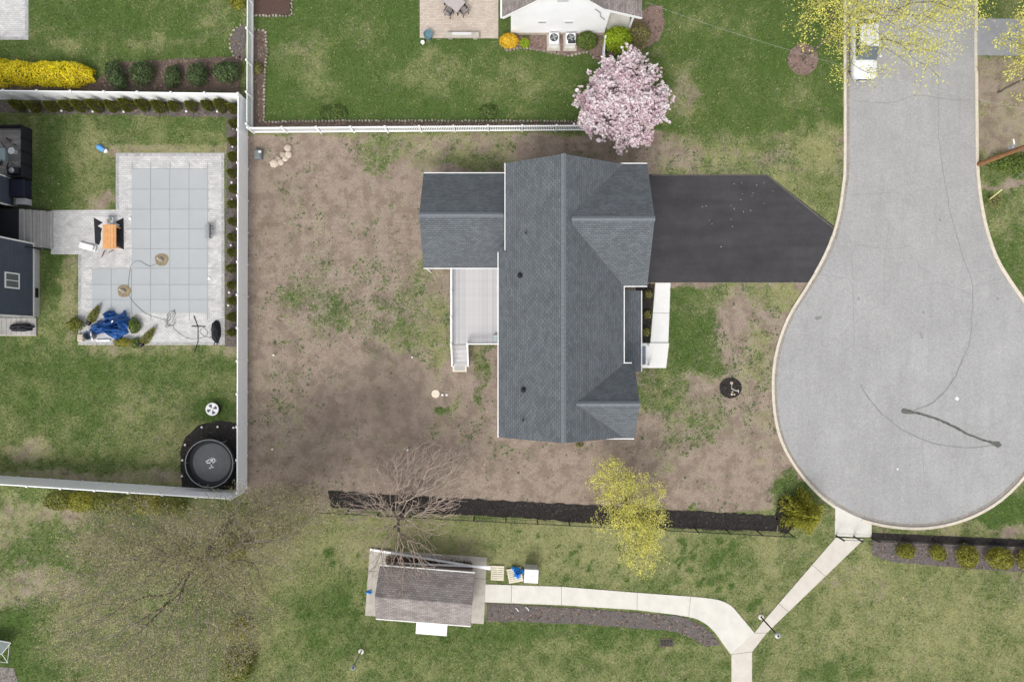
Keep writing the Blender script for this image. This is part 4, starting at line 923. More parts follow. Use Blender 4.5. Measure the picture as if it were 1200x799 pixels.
# deck
D=thing('deck','pale grey composite deck with white railing and steps behind the house','deck',P(555,360))
x0,x1=P(529.5,0,1.0).x,XW+.30; yN,yS=WYS+.28,P(0,403,1.0).y; ZD=1.0
bm_=MB().bbox(-.066,yS-.02,ZD-.03,.066,yN,ZD,.006).mesh('deck_board',M_deck,off=(0,wloc(D).y,0))
nb=int((x1-x0)/.14)
for i in range(nb): obj('deck_board',bm_,D,(x0+.07+i*(x1-x0)/nb-wloc(D).x,0,0))
MB().box(x0+.02,yS+.02,.55,x1,yN,ZD-.032).build('deck_frame',M_white,D)
for x,y in ((x0+.1,yS+.15),(x0+.1,yN-.3),(x0+.1,(yS+yN)/2),(x1-.2,yS+.15)): MB().box(x-.06,y-.06,-.05,x+.06,y+.06,.56).build('leg',M_white,D)
def rail(a,b,zb,zt,nposts,name='railing'):
    a,b=Vector(a),Vector(b); L=(b-a).length; az=math.atan2(b.y-a.y,b.x-a.x); g=MB(); c=(a+b)/2
    pit=-math.atan2(b.z-a.z,math.hypot(b.x-a.x,b.y-a.y))
    g.obox(c+Vector((0,0,zt)),(L,.075,.05),az,0,pit); g.obox(c+Vector((0,0,zb)),(L,.05,.05),az,0,pit)
    o=g.build(name,M_vinyl,D); n=int(L/.12)
    bl=MB()
    for i in range(n):
        p=a.lerp(b,(i+.5)/n); bl.box(p.x-.014,p.y-.014,p.z+zb,p.x+.014,p.y+.014,p.z+zt-.02)
    bl=bl.build('balusters',M_vinyl,o); bl['kind']='stuff'
    for i in range(nposts):
        p=a.lerp(b,i/(nposts-1)); q=MB(); q.box(p.x-.05,p.y-.05,p.z-.1,p.x+.05,p.y+.05,p.z+zt+.06); q.box(p.x-.065,p.y-.065,p.z+zt+.06,p.x+.065,p.y+.065,p.z+zt+.09); q.build('railing_post',M_white,o)
sx=P(548.5,0,1.0).x
rail((x0+.02,yS,ZD),(x0+.02,yN,ZD),.1,.95,4); rail((sx,yS,ZD),(x1-.05,yS,ZD),.1,.95,2)
ye=P(0,428,.2).y
for i in range(5):
    y_=yS-.06-i*(yS-ye)/5; z_=ZD-.17*(i+1); MB().bbox(x0+.08,y_-(yS-ye)/5+.01,z_-.04,sx-.02,y_,z_,.008).build('stair_tread',M_deck,D)
rail((x0+.02,yS-.06,ZD-.05),(x0+.02,ye,.12),.12,.95,2,'stair_railing'); rail((sx,yS-.06,ZD-.05),(sx,ye,.12),.12,.95,2,'stair_railing')
for x in (x0+.09,sx-.06): MB().slab([(x,yS-.03,ZD-.04),(x+.03,yS-.03,ZD-.04),(x+.03,ye,.14),(x,ye,.14)],.14).build('stringer',M_white,D)
lp=[P2(530.5,424),P2(547,424),P2(547,435.5),P2(530.5,435.5)]; MB().prism(lp,-.05,.10).build('landing_frame',M_pallet,D); a=P(532.5,427.5); b=P(545,434); MB().box(a.x,b.y,.10,b.x,a.y,.112).build('landing_mat',M_deckgrey,D)
ds=P(580.5,396,1.4); MB().box(ds.x-.12,ds.y-.2,ZD+.0,ds.x+.12,ds.y+.2,ZD+.35).build('deck_box',mat('pale_teal',(.45,.55,.56),.5,.1),D)

# three little shrubs in the front bed
ms=shrub_meshes(.30,.30,.45,420,M_shrub_o,.055,5)
for i,(a,b_) in enumerate(((759.5,345),(758,368.5),(756.5,389))): place_shrub('small_shrub',ORD[i]+' small olive shrub from the driveway in the dark front bed','shrub',ms,P(a,b_),random.random()*6,1,'shrubs in the front bed')
# septic lids, pegs, stones, box in the bare yard
t=tag(MB().lathe([(.30,-.03),(.30,.05),(.26,.07)],24,tuple(P2(510.5,461.2))).build('septic_lid',mat('cream_plastic',(.70,.62,.50),.7,.08)),'round cream lid in the bare yard below the deck steps','lid')
for a,lb_ in ((518.5,'white pipe cap right against the round cream lid'),(523.5,'white pipe cap farther from the round cream lid')): tag(MB().lathe([(.09,-.03),(.09,.07),(.06,.10)],12,tuple(P2(a,462.5))).build('clean_out_cap',M_white),lb_,'pipe cap','caps beside the round lid')
for (a,b_),lb_ in zip(((320.5,525.5),(478,526.5),(322,416),(483.5,418.5)),('beside the vinyl fence near the trampoline','just above the bare tree','beside the vinyl fence level with the deck steps','near the foot of the deck steps')):
    c=P(a,b_); tag(MB().obox(c+Vector((0,0,.12)),(.10,.10,.36),.4).build('marker_peg',M_white),'white marker peg in bare soil '+lb_,'peg','marker pegs in the bare yard')
def rock(r,seed,sc=(1,1,.6)):
    U=unit(90,-1.); mb=None
    import bmesh as _b
    bm=_b.new(); _b.ops.create_icosphere(bm,subdivisions=2,radius=1)
    for v in bm.verts:
        u=np.array([v.co]); f=float(lump(u,seed,.35,1.3)[0]); v.co=Vector((v.co.x*sc[0],v.co.y*sc[1],v.co.z*sc[2]))*r*f
    m=bpy.data.meshes.new('stone'); bm.to_mesh(m); bm.free(); m.materials.append(M_stone); return m
for i,(a,b_,r_) in enumerate(((337.5,174,.26),(338.5,181.5,.26),(334.5,186,.22),(329.5,190,.25),(321.5,191.5,.34),(331,181,.22),(326,186,.2))):
    o=obj('field_stone',rock(r_,i+3),None,P(a,b_,r_*.35),random.random()*6); tag(o,('topmost pale stone of the loose heap, nearest the picket fence','pale round stone second from the picket fence in the heap','pale stone in the middle of the heap\'s outer curve','pale stone next to the largest stone of the heap','largest flattest stone at the far end of the heap','small inner stone of the heap beside the two fence-side stones','smallest inner stone of the heap towards the largest stone')[i],'stone','stones heaped by the picket fence')
b_=thing('utility_box','small grey utility box on tan ground near the fence corner','utility box',P(304,182)); MB().bbox(*(P(304,182)+Vector((-.26,-.34,-.05)))[:],*(P(304,182)+Vector((.26,.34,.42)))[:],.1).build('housing',M_greybox,b_); MB().obox(P(304.5,178,.44),(.2,.14,.05)).build('cap',M_white,b_)
tr=thing('young_planting','round black mulch patch with pale sticks and pebbles in the front yard','mulch patch',P(856,454.5)); sheet('mulch',tree_ring,-.02,.045,M_mulch,tr); chips(tr,tree_ring,M_chip,60,.06,.045)
MB().tube([P(857,455,.12),P(861,457,.10),P(866,458.5,.08)],.035,6).build('stick',M_stick,tr); MB().tube([P(865,456,.1),P(865.5,460,.08)],.03,6).build('stick',M_stick,tr); MB().tube([P(857.5,451,.1),P(857.6,455,.1)],.02,6).build('stick',M_stick,tr)
for a,b2,r_ in ((857.3,448.5,.13),(857.6,461.8,.09),(860.5,462,.07),(858.5,459,.06)): o=obj('pebble',rock(r_,int(a*7)%50),tr,P(a,b2,.06)-wloc(tr))
o=place_shrub('sapling_bush','sprig of fresh olive leaves at the south wall of the house','shrub',shrub_meshes(.28,.2,.3,150,M_shrub_o,.05,9),P(679,521)); 

# ------------------------------------------------------------------ white house to the north
N=thing('house','white sided gabled house with brown shingle roof beyond the green lawn','house',(4,27,0))
YG=22.42; ye_=22.12; yb=32
roofpts=[(-.66,3.3),(3.33,7.35),(6.07,4.55),(8.9,3.3)]
for i in range(3):
    (xa,za),(xb,zb)=roofpts[i],roofpts[i+1]
    o=part(MB().slab([(xa,ye_,za),(xb,ye_,zb),(xb,yb,zb),(xa,yb,za)],.16),'roof',M_roof_brown,N,True)
    c=Vector(((xa+xb)/2,ye_-.02,(za+zb)/2-.12)); L=math.hypot(xb-xa,zb-za); MB().obox(c,(L,.03,.22),0,0,-math.atan2(zb-za,xb-xa)).build('rake_board',M_white,N)
w_=MB(); pts=[(-.08,.35),(6.72,.35),(6.72,4.0),(6.0,4.3),(3.33,7.05),(-.08,3.6)]
w_.add([(x,YG,z) for x,z in pts]+[(x,YG+.15,z) for x,z in pts],[tuple(range(6)),tuple(range(11,5,-1))]+[((i+1)%6,i,6+i,6+(i+1)%6) for i in range(6)]); part(w_,'wall',M_siding_w,N,True)
w_=MB(); w_.box(-.08,YG+.16,.3,.07,yb-.2,3.5); w_.box(6.57,YG+.16,.3,6.72,yb-.2,3.9); part(w_,'wall',M_siding_w,N,True)
MB().box(-.12,YG-.04,-.05,6.76,YG+.12,.35).build('foundation',mat('tan_block',(.47,.42,.36),.9,.12,4,.3),N)
for x,z,w2,h2 in ((2.12,2.0,.62,.26),(4.0,2.0,.62,.26),(3.35,5.1,.8,.5)):
    v=MB().box(x-w2/2,YG-.04,z-h2/2,x+w2/2,YG-.003,z+h2/2).build('louvre_vent',M_white,N)
    for k in range(4): MB().obox((x,YG-.05,z-h2/2+(k+.5)*h2/4),(w2-.08,.02,h2/7),0,.5).build('slat',M_strap,v)
MB().box(6.9,YG+.3,-.05,8.6,yb-.5,.18).build('porch_floor',M_conc,N)
for y in (YG+.25,YG+2.6): MB().box(8.42,y-.07,0,8.56,y+.07,3.28).build('porch_post',M_white,N)
MB().box(6.72,YG+.18,3.05,8.6,YG+.3,3.35).build('porch_beam',M_white,N)
MB().tube([(5.6,YG-.05,3.9),(6.0,YG-.08,3.5),(6.1,YG-.05,2.9),(6.45,YG-.05,2.4)],.03,6).build('service_cable',M_strap,N)
gutter_n=MB().box(-.80,ye_,3.14,-.68,yb,3.26).build('gutter',M_white,N)
for i,(a,b2) in enumerate(((648.5,50.5),(667.8,50.8))):
    c=P(a,b2,0); u=thing('air_conditioner',('air conditioner unit with a bare round fan by the white house','air conditioner unit with a half covered fan grille by the white house')[i],'air conditioner',c)
    MB().box(c.x-.48,c.y-.62,-.03,c.x+.48,c.y+.62,.08).build('pad',M_pad,u); MB().bbox(c.x-.36,c.y-.38,.08,c.x+.36,c.y+.42,.78,.04).build('housing',M_white,u)
    MB().lathe([(.30,.76),(.30,.785)],24,(c.x,c.y+.05)).build('fan_well',M_black,u)
    f=MB()
    for k in range(4): f.obox((c.x+.13*math.cos(k*1.57+.4),c.y+.05+.13*math.sin(k*1.57+.4),.795),(.22,.09,.01),k*1.57+.4,.3)
    f.build('fan_blade',M_strap,u); g=MB()
    for k in range(3): g.lathe([(.10+.09*k,.80),(.115+.09*k,.806),(.115+.09*k,.80)],24,(c.x,c.y+.05),False)
    g.build('grille',M_steel,u)
    if i: MB().box(c.x-.2,c.y-.36,.785,c.x+.34,c.y-.12,.80).build('cover',M_blackfab,u)
# shrubs by the white house
place_shrub('golden_shrub','round clipped golden yellow shrub at the corner of the tan terrace','shrub',shrub_meshes(.70,.52,.9,2600,M_goldb,.06,21,.06),P(596.5,51))
place_shrub('small_shrub','small lime green ball shrub next to the golden shrub','shrub',shrub_meshes(.36,.36,.6,700,M_shrub_l,.055,22,.1),P(615,52.5))
place_shrub('round_shrub','clipped dark green ball shrub beside the air conditioners','shrub',shrub_meshes(.76,.64,1.1,2600,M_shrub_m,.055,23,.08),P(687,52))
place_shrub('lime_shrub','large bright lime green shrub at the white house porch','shrub',shrub_meshes(1.08,.92,1.6,3800,M_shrub_l,.065,24,.12),P(722,52))
place_shrub('twiggy_shrub','twiggy olive shrub at the porch corner of the white house','shrub',shrub_meshes(.8,.95,1.5,1300,M_shrub_o,.06,25,.25),P(748,47))
tf=MB()
# terrace furniture
def chair_mesh():
    s=MB().bbox(-.25,-.25,.40,.25,.25,.46,.02).mesh('seat',M_greyfab); b=MB().obox((0,.27,.70),(.5,.06,.55),0,-.15).mesh('backrest',M_greyfab); l=MB().box(-.02,-.02,0,.02,.02,.40).mesh('leg',M_black); a=MB().box(-.03,-.24,.62,.03,.27,.66).mesh('armrest',M_black); return s,b,l,a
M_greyfab=mat('grey_weave',(.28,.25,.24),.85,.2,9)
CH=chair_mesh()
def chair(loc,rz,label):
    t=thing('patio_chair',label,'chair',loc,rz); obj('seat',CH[0],t); obj('backrest',CH[1],t)
    for sx_ in (-.22,.22):
        obj('armrest',CH[3],t,(sx_*1.2,0,0))
        for sy in (-.22,.22): obj('leg',CH[2],t,(sx_,sy,0))
    return t
tb=thing('patio_table','grey rectangular table on the tan paver terrace','table',P(533,8)+Vector((0,0,.05)),R(-38))
MB().bbox(-.68,-.48,.68,.68,.48,.74,.02).build('tabletop',mat('pale_tabletop',(.42,.38,.37),.5,.08),tb,local=True)
for a in (-.6,.6):
    for b2 in (-.4,.4): MB().box(a-.03,b2-.03,0,a+.03,b2+.03,.68).build('leg',M_black,tb,local=True)
chair(P(526.5,18)+Vector((0,0,.05)),R(150),'dark patio chair on the terrace table side facing the lawn'); chair(P(544,16.5)+Vector((0,0,.05)),R(215),'dark patio chair at the terrace table end facing the house'); chair(P(521,-2)+Vector((0,0,.05)),R(55),'dark patio chair at the terrace table end away from the house')
st=thing('stone_bench','low grey stone bench on the edge of the tan terrace','bench',P(542.5,44)); c=P(542.5,44)
MB().bbox(c.x-1.2,c.y-.2,.32,c.x+1.2,c.y+.2,.42,.02).build('seat',M_pad,st)
for q in (-.9,.9): MB().box(c.x+q-.15,c.y-.16,-.02,c.x+q+.15,c.y+.16,.32).build('leg',M_pad,st)
MB().box(c.x-.75,c.y-.02,.42,c.x+.65,c.y+.16,.47).build('cushion',M_rugw,st)
pt_=thing('planter_pot','round teal planter on the corner of the tan terrace','planter',P(502.5,44)+Vector((0,0,.0))); c=P(502.5,44); MB().lathe([(.24,0),(.34,.5),(.34,.55),(.28,.55),(.26,.45)],20,(c.x,c.y)).build('pot',M_teal,pt_); MB().lathe([(.27,.44),(.0,.47)],16,(c.x,c.y),False).build('soil',M_teal,pt_)
c=P(495.7,51); tag(MB().lathe([(.12,0),(.15,.22),(.12,.24)],14,(c.x,c.y)).build('garden_pot',M_white),'tiny white pot on the grass beside the teal planter','pot')

# ------------------------------------------------------------------ navy house and its decks (west)
V_=thing('house','navy blue sided house with white window trim beside the pool','house',(-38,5,0))
XB=P(46.5,0).x; y0,y1=P(0,371.5).y,P(0,287).y
mb=MB().box(XB-8,y0,.6,XB-.03,y1,6.2); part(mb,'wall',M_navy,V_,True)
MB().box(XB-8,y0+.03,-.05,XB,y1-.03,.6).build('foundation',M_found,V_)
for y in (y0,y1): MB().box(XB-.10,y-.05,.58,XB+.01,y+.05,6.2).build('corner_trim',M_white,V_)
MB().box(XB-8,y0-.012,.56,XB+.012,y1+.012,.66).build('base_trim',M_white,V_)
window_on(V_,(XB-.03,4.18,2.75),.92,1.2,'x+')
MB().box(XB-.01,P(0,349).y,.18,XB+.04,P(0,338).y,.48).build('foundation_vent',M_black,V_)
part(MB().slab([(XB+.4,y0-.3,6.1),(XB+.4,y1+8,6.1),(XB-4,y1+8,8.6),(XB-4,y0-.3,8.6)],.15),'roof',M_roof,V_,True); part(MB().slab([(XB-8.4,y0-.3,6.1),(XB-4,y0-.3,8.6),(XB-4,y1+8,8.6),(XB-8.4,y1+8,6.1)],.15),'roof',M_roof,V_,True)
XB2=P(19.5,0).x; z0=P(0,243).y; z1_=P(0,211).y
part(MB().box(XB2-6,z0,.3,XB2,z1_,6.0),'wall',M_navy,V_,True); MB().box(XB2-6,z0+.03,-.05,XB2+.04,z1_-.03,.3).build('foundation',M_pallet,V_)
window_on(V_,(XB2,P(0,226).y,2.75),.8,1.2,'x+')
for y in (z0,z1_): MB().box(XB2-.1,y-.05,.3,XB2+.012,y+.05,6.0).build('corner_trim',M_white,V_)
part(MB().box(XB2-6,P(0,287).y+.01,.3,XB2-1.6,z0-.01,5.9),'wall',M_navy,V_,True)
# black screened deck, its boards, furniture
K=thing('screened_deck','small raised deck with solid black screen panels beside the navy house','deck',P(20,180))
a=P(38,152); b=P(38,211)
xx0=P(-20,0).x
for i in range(26):
    y_=b.y+.03+i*(a.y-b.y-.06)/26
    MB().box(xx0,y_+.004,.30,a.x-.08,y_+(a.y-b.y-.06)/26-.004,.34).build('deck_board',M_deckgrey,K)
MB().box(xx0,b.y+.03,-.05,a.x-.1,a.y-.03,.30).build('deck_frame',M_black,K)
for i in range(4):
    y_=b.y+i*(a.y-b.y)/4; MB().box(a.x-.05,y_+.05,.0,a.x-.01,y_+(a.y-b.y)/4-.01,1.12).build('screen_panel',M_blackfab,K); MB().box(a.x-.07,y_-.04,0,a.x+.01,y_+.04,1.18).build('post',M_black,K)
for i in range(3):
    xa=a.x-.08-i*1.1; MB().box(xa-1.06,a.y-.04,.0,xa,a.y,1.12).build('screen_panel',M_blackfab,K)
    MB().box(xa-1.06,b.y,.0,xa,b.y+.04,1.12).build('screen_panel',M_blackfab,K)
    MB().box(xa-.05,a.y-.06,0,xa+.03,a.y+.02,1.18).build('post',M_black,K)
c=P(9,168,.8); chair((c.x,c.y,.34),R(40),'dark chair on the screened deck near its far screen'); c=P(7,193,.8); chair((c.x,c.y,.34),R(160),'dark chair on the screened deck near the navy wall')
gt=thing('side_table','small white table with a round top on the screened deck','table',Vector(P(14,177,.7))-Vector((0,0,.36))); MB().lathe([(.24,.40),(.26,.42),(.24,.44)],20).build('tabletop',M_white,gt,local=True); MB().lathe([(.16,0),(.03,.04),(.03,.40)],12).build('leg',M_white,gt,local=True)
ot=tag(MB().bbox(*(P(-6,190,.6)+Vector((-.1,0,-.26)))[:],*(P(-6,190,.6)+Vector((.8,1.0,.12)))[:],.06).build('cushion_ottoman',mat('pale_aqua',(.38,.47,.48),.8,.1)),'pale aqua padded ottoman on the screened deck','ottoman')
gl=thing('grill','black covered grill standing on the screened deck','grill',Vector(P(18,201,.8))-Vector((0,0,.46))); MB().bbox(-.45,-.25,0,.45,.25,.75,.08).build('cover',M_blackfab,gl,local=True); MB().lathe([(.20,.74),(.19,.80),(.1,.86)],14,(-.05,0)).build('lid',M_steel,gl,local=True)
bx_=thing('storage_box','dark navy storage box between the screened deck and the stairs','box',P(29.5,223)); c=P(29.5,223); MB().bbox(c.x-.48,c.y-.62,0,c.x+.48,c.y+.62,.75,.03).build('body',mat('navy_plastic',(.022,.024,.045),.5,.1),bx_); MB().bbox(c.x-.51,c.y-.65,.75,c.x+.51,c.y+.65,.83,.03).build('lid',mat('navy_plastic',(.022,.024,.045)),bx_)
b2_=thing('meter_cabinet','pale grey cabinet at the foot of the navy house by the stairs','cabinet',P(31.5,238)); c=P(31.5,238); MB().bbox(c.x-.36,c.y-.22,0,c.x+.36,c.y+.22,.6,.03).build('body',mat('pale_grey_plastic',(.5,.5,.52),.6,.06),b2_); MB().box(c.x-.37,c.y-.23,.6,c.x+.37,c.y+.23,.64).build('lid',mat('pale_grey_plastic',(.5,.5,.52)),b2_)
# stairs
ST=thing('deck_stairs','weathered grey board stairs with black rails from the navy house to the pool patio','stairs',P(45,270))
ya,yb_=P(0,292).y,P(0,248).y
steps=5; xt=P(22,0,1.0).x; xb=P(63,0).x
for i in range(steps):
    xa=xt+(xb-xt)*i/steps; xc=xt+(xb-xt)*(i+1)/steps; z=1.0*(1-i/steps)
    for j in range(2):
        w2=(xc-xa)/2; MB().bbox(xa+j*w2+.006,ya,z-.045,xa+(j+1)*w2-.006,yb_,z,.006).build('tread_board',M_deckgrey,ST)
    MB().box(xc-.05,ya+.02,-.03,xc-.02,yb_-.02,z-.046).build('riser',M_deckgrey,ST)
MB().box(P(-20,0,1).x,ya,.92,xt-.01,yb_,1.0).build('landing',mat('dark_decking',(.03,.03,.035),.8,.2),ST); MB().box(P(-20,0,1).x,ya+.1,-.05,xt-.2,yb_-.1,.92).build('landing_frame',M_black,ST)
for y in (ya-.03,yb_+.03):
    MB().tube([(xt-.3,y,1.95),(xt,y,1.95),(xb-.2,y,.95)],.03,6).build('rail',M_black,ST)
    for x,z in ((xt,1.0),((xt+xb)/2,.5),(xb-.2,.0)): MB().box(x-.03,y-.03,-.02,x+.03,y+.03,z+.95).build('post',M_black,ST)
LD=thing('low_deck','low weathered board deck at the corner of the navy house','deck',P(20,381))
ya,yb_=P(0,392.5).y,P(0,372.5).y
for i in range(12):
    xa=P(-25+i*5.75,0).x; MB().bbox(xa,ya,.10,xa+.345,yb_,.15,.006).build('deck_board',M_deckgrey,LD)
MB().box(P(-25,0).x,ya+.02,-.03,P(43.6,0).x,yb_-.02,.099).build('deck_frame',M_deckgrey,LD); MB().box(P(-25,0).x,ya-.06,-.03,P(44,0).x,ya-.003,.14).build('edge_board',M_stick,LD)
def pillow(rx,ry,h,seed,amt=.25,n=22):
    mb=MB(); vs=[]; fs=[]
    for i in range(n):
        for j in range(n):
            u=-1+2*i/(n-1); v=-1+2*j/(n-1); r=max(abs(u),abs(v)); q=math.hypot(u,v) or 1e-6; s=r/q if q else 1
            x=u*s*rx;y=v*s*ry; e=fbm(np.array([u*2.3+9.]),np.array([v*2.3+4.]),seed,4)[0]-.5
            k=1+amt*.8*e*2; vs.append((x*k,y*k,max(0.0,h*math.sqrt(max(0,1-r**2.4))*(1+amt*2.2*e*2))))
    for i in range(n-1):
        for j in range(n-1): fs.append((i*n+j,(i+1)*n+j,(i+1)*n+j+1,i*n+j+1))
    return mb.add(vs,fs)
o=obj('covered_bag',pillow(.85,.32,.42,12,.35).mesh('covered_bag',M_blackfab,True),None,P(28,384)+Vector((0,0,.15)),R(3)); tag(o,'black lumpy bag lying on the low board deck','bag')

# ------------------------------------------------------------------ pool cover and pool things
PC=thing('pool_cover','grey panelled winter safety cover stretched over the swimming pool','pool cover',P(190,285))
xs=[154.8,177,199.5,222,244]; ys=[198,222,245.5,268.5,291.5,314.5,333.5,351,367]
def panel(a,b2,c,d_):
    u,v=P(a,b2),P(c,d_); n=5; vs=[]; fs=[]
    for i in range(n):
        for j in range(n):
            s,t=i/(n-1),j/(n-1); x=u.x+.012+(v.x-u.x-.024)*s; y=v.y+.012+(u.y-v.y-.024)*t
            vs.append((x,y,.060-.018*math.sin(math.pi*s)*math.sin(math.pi*t)))
    for i in range(n-1):
        for j in range(n-1): fs.append((i*n+j,(i+1)*n+j,(i+1)*n+j+1,i*n+j+1))
    MB().add(vs,fs).build('cover_panel',M_cover,PC,True)
for i in range(4):
    for j in range(8): panel(xs[i],ys[j],xs[i+1],ys[j+1])
xs2=[108,131,154.4]
for i in range(2):
    for j in range(5,8): panel(xs2[i],ys[j],xs2[i+1],ys[j+1])
MB().prism([P2(155.2,198.4),P2(243.6,198.4),P2(243.6,366.6),P2(108.4,366.6),P2(108.4,314.9),P2(155.2,314.9)],.0,.038).build('underlay',M_strap,PC)
for x in xs[1:4]+[xs[0]+.5,xs[4]-.5]:
    for ya_,yb2 in ((198,190),(367,375)): a=P(x,ya_);b=P(x,yb2); MB().obox((a+b)/2+Vector((0,0,.042)),(.045,(a-b).length,.006)).build('strap',M_strap,PC)
for y in ys[1:-1]:
    for xa,xb2 in ((244,251),):
        a=P(xa,y);b=P(xb2,y); MB().obox((a+b)/2+Vector((0,0,.042)),((a-b).length,.045,.006)).build('strap',M_strap,PC)
for y in ys[5:]:
    a=P(101,y);b=P(108,y); MB().obox((a+b)/2+Vector((0,0,.042)),((a-b).length,.045,.006)).build('strap',M_strap,PC)
for y in ys[1:5]:
    a=P(148,y);b=P(155,y); MB().obox((a+b)/2+Vector((0,0,.042)),((a-b).length,.045,.006)).build('strap',M_strap,PC)
for i,(a,b2) in enumerate(((190,304.5),(146,341))):
    c=P(a,b2); q=thing('cover_pump',('pump in a round brown puddle on the main pool cover','pump in a brown puddle on the narrow arm of the pool cover')[i],'pump',c+Vector((0,0,.06)))
    n=26; poly=[(c.x+.5*(1+.08*math.sin(3*t+i))*math.cos(t),c.y+.5*(1+.10*math.cos(2*t))*math.sin(t)) for t in np.linspace(0,6.283,n)[:-1]]
    MB().prism(poly,.058,.066).build('puddle',M_murk,q); MB().lathe([(.17,.066),(.17,.15),(.10,.24),(.04,.27)],16,(c.x-.05,c.y)).build('pump_body',mat('dirty_plastic',(.30,.27,.22),.6,.3,9),q); MB().tube([(c.x-.05,c.y,.2),(c.x-.3,c.y+.1,.16)],.03,6).build('outlet',M_white,q)
M_hose=mat('grey_hose',(.20,.21,.21),.7,.1)
def hose(pts,r,label,m=M_hose):
    q=smooth_line(pts,5); tag(MB().tube([P(x,y,r+.067) for x,y in q],r,6).build('hose',m,None,True),label,'hose')
hose([(187,306),(176,312),(163,306),(154,310),(151,325),(150,338)],.013,'thin grey hose looping between the two cover pumps',M_hose)
hose([(150,345),(158,356),(172,368),(190,374),(197,376)],.013,'thin grey hose running from the brown puddle to the tangled coil',M_hose)
q=[(200+ (5+3*random.random())*math.cos(t*2.1+.3*random.random())*.8, 373+(8+3*random.random())*math.sin(t*1.7)) for t in np.linspace(0,9,30)]+[(203,384),(212,392),(222,397),(236,396),(243,391),(239,384),(234,388),(239,394),(247,396)]
hose(q,.014,'tangled black hose coil on the paver patio')
sk=thing('pool_pole','dark pool pole with a crossbar lying on the patio by the hose','pool pole',P(232,388)); MB().tube([P(227,370,.07),P(232,383,.06),P(232,400,.06),P(228,412,.06)],.028,6).build('handle',M_black,sk); MB().tube([P(224.5,382.3,.075),P(240.5,382.6,.075)],.03,6).build('crossbar',M_black,sk)
o=thing('spa_bag','long black padded bag standing at the patio edge','bag',P(254,388)); c=P(254.2,388)
m_=pillow(.34,.86,.55,33,.14,20).mesh('body',M_blackfab,True); obj('body',m_,o); MB().tube([(c.x-.1,c.y-.75,.1),(c.x-.12,c.y-1.0,.25),(c.x+.12,c.y-1.02,.25),(c.x+.14,c.y-.78,.1)],.03,6).build('handle',M_blackfab,o); MB().obox((c.x-.02,c.y+.1,.53),(.5,.05,.04)).build('strap',M_black,o); MB().obox((c.x-.02,c.y-.4,.48),(.5,.05,.04)).build('strap',M_black,o)
# handrail / bench at pool edge
rl=thing('slatted_bench','small grey slatted bench on the edge of the pool cover','bench',P(246,272)); c=P(246,272)
for k in range(4): MB().bbox(c.x-.20+k*.10,c.y-.52,.36,c.x-.115+k*.10,c.y+.52,.40,.008).build('slat',M_steel,rl)
for sx_ in (-.17,.17):
    for sy in (-.42,.42): MB().box(c.x+sx_-.02,c.y+sy-.02,.03,c.x+sx_+.02,c.y+sy+.02,.36).build('leg',M_black,rl)
MB().obox((c.x+.24,c.y+.0,.55),(.04,1.04,.35),0,0,.15).build('backrest',M_greybox,rl)
for a,b2,nm in ((153,256.3,'beside the patterned rug'),(245.7,326.5,'on the fence side of the pool')):
    c=P(a,b2); tag(MB().lathe([(.11,.03),(.11,.10),(.07,.12)],14,(c.x,c.y)).build('pool_light_cap',M_white),'small white round cap at the pool edge '+nm,'cap')
# rug + table
rug=thing('outdoor_rug','white outdoor rug with black zigzag sides under the wooden table','rug',P(128,274))
def poly_part(pts,z0,z1,name,m,parent): return MB().prism([P2(*p) for p in pts],z0,z1).build(name,m,parent)
poly_part([(110,254),(145.5,255),(146,294),(111.5,288)],.03,.040,'rug_field',M_rugw,rug)
poly_part([(110.2,255),(121,261),(115,265),(120,268),(118.5,274),(119,280),(116.5,287.5),(111.7,285)],.040,.044,'black_pattern',M_blackfab,rug)
poly_part([(145.3,255.2),(135,260.5),(141,264),(135.5,268),(137,276),(136,288),(145.7,293)],.040,.044,'black_pattern',M_blackfab,rug)
TB=thing('patio_table','orange wooden plank table on the patterned rug','table',P(128.5,277.5)+Vector((0,0,.044))); ta,tbp=P(120,263,.75),P(136,291.5,.75)
for i in range(5):
    w2=(tbp.x-ta.x)/5; MB().bbox(ta.x+i*w2+.005,tbp.y,.70,ta.x+(i+1)*w2-.005,ta.y,.745,.008).build('plank',M_wood,TB)
for x in (ta.x+.1,tbp.x-.1):
    for y in (ta.y-.15,tbp.y+.15): MB().box(x-.04,y-.04,.044,x+.04,y+.04,.70).build('leg',M_wood,TB)
MB().box(ta.x+.1,tbp.y+.15,.60,tbp.x-.1,ta.y-.15,.695).build('apron',M_wood,TB)
c=P(128.5,258.5,.3); bk=thing('gear_bin','clear plastic bin of gear at the end of the wooden table','bin',(c.x,c.y,.044)); MB().bbox(-.30,-.22,0,.30,.22,.38,.03).build('tub',mat('clear_tub',(.55,.56,.58),.3,.1),bk,local=True); MB().obox((.08,.02,.42),(.3,.2,.1),.6).build('contents',mat('sage_fabric',(.20,.22,.18),.9,.2),bk,local=True); MB().obox((-.16,-.06,.40),(.18,.16,.08),.2).build('contents',mat('pale_pink',(.68,.45,.50),.8,.1),bk,local=True)
c=P(104,289.5); lg=thing('plastic_lounger','white plastic lounge chair lying flat beside the rug','lounge chair',(c.x,c.y,.03),R(-15)); sl=MB().bbox(-.62,-.22,.12,.62,.22,.18,.04).mesh('seat',M_white)
obj('seat',sl,lg); MB().obox((.50,0,.30),(.06,.40,.28),0,0,.4).build('backrest',M_white,lg,local=True)
for sx_ in (-.5,.4):
    for sy in (-.17,.17): MB().box(sx_-.03,sy-.03,0,sx_+.03,sy+.03,.12).build('leg',M_white,lg,local=True)
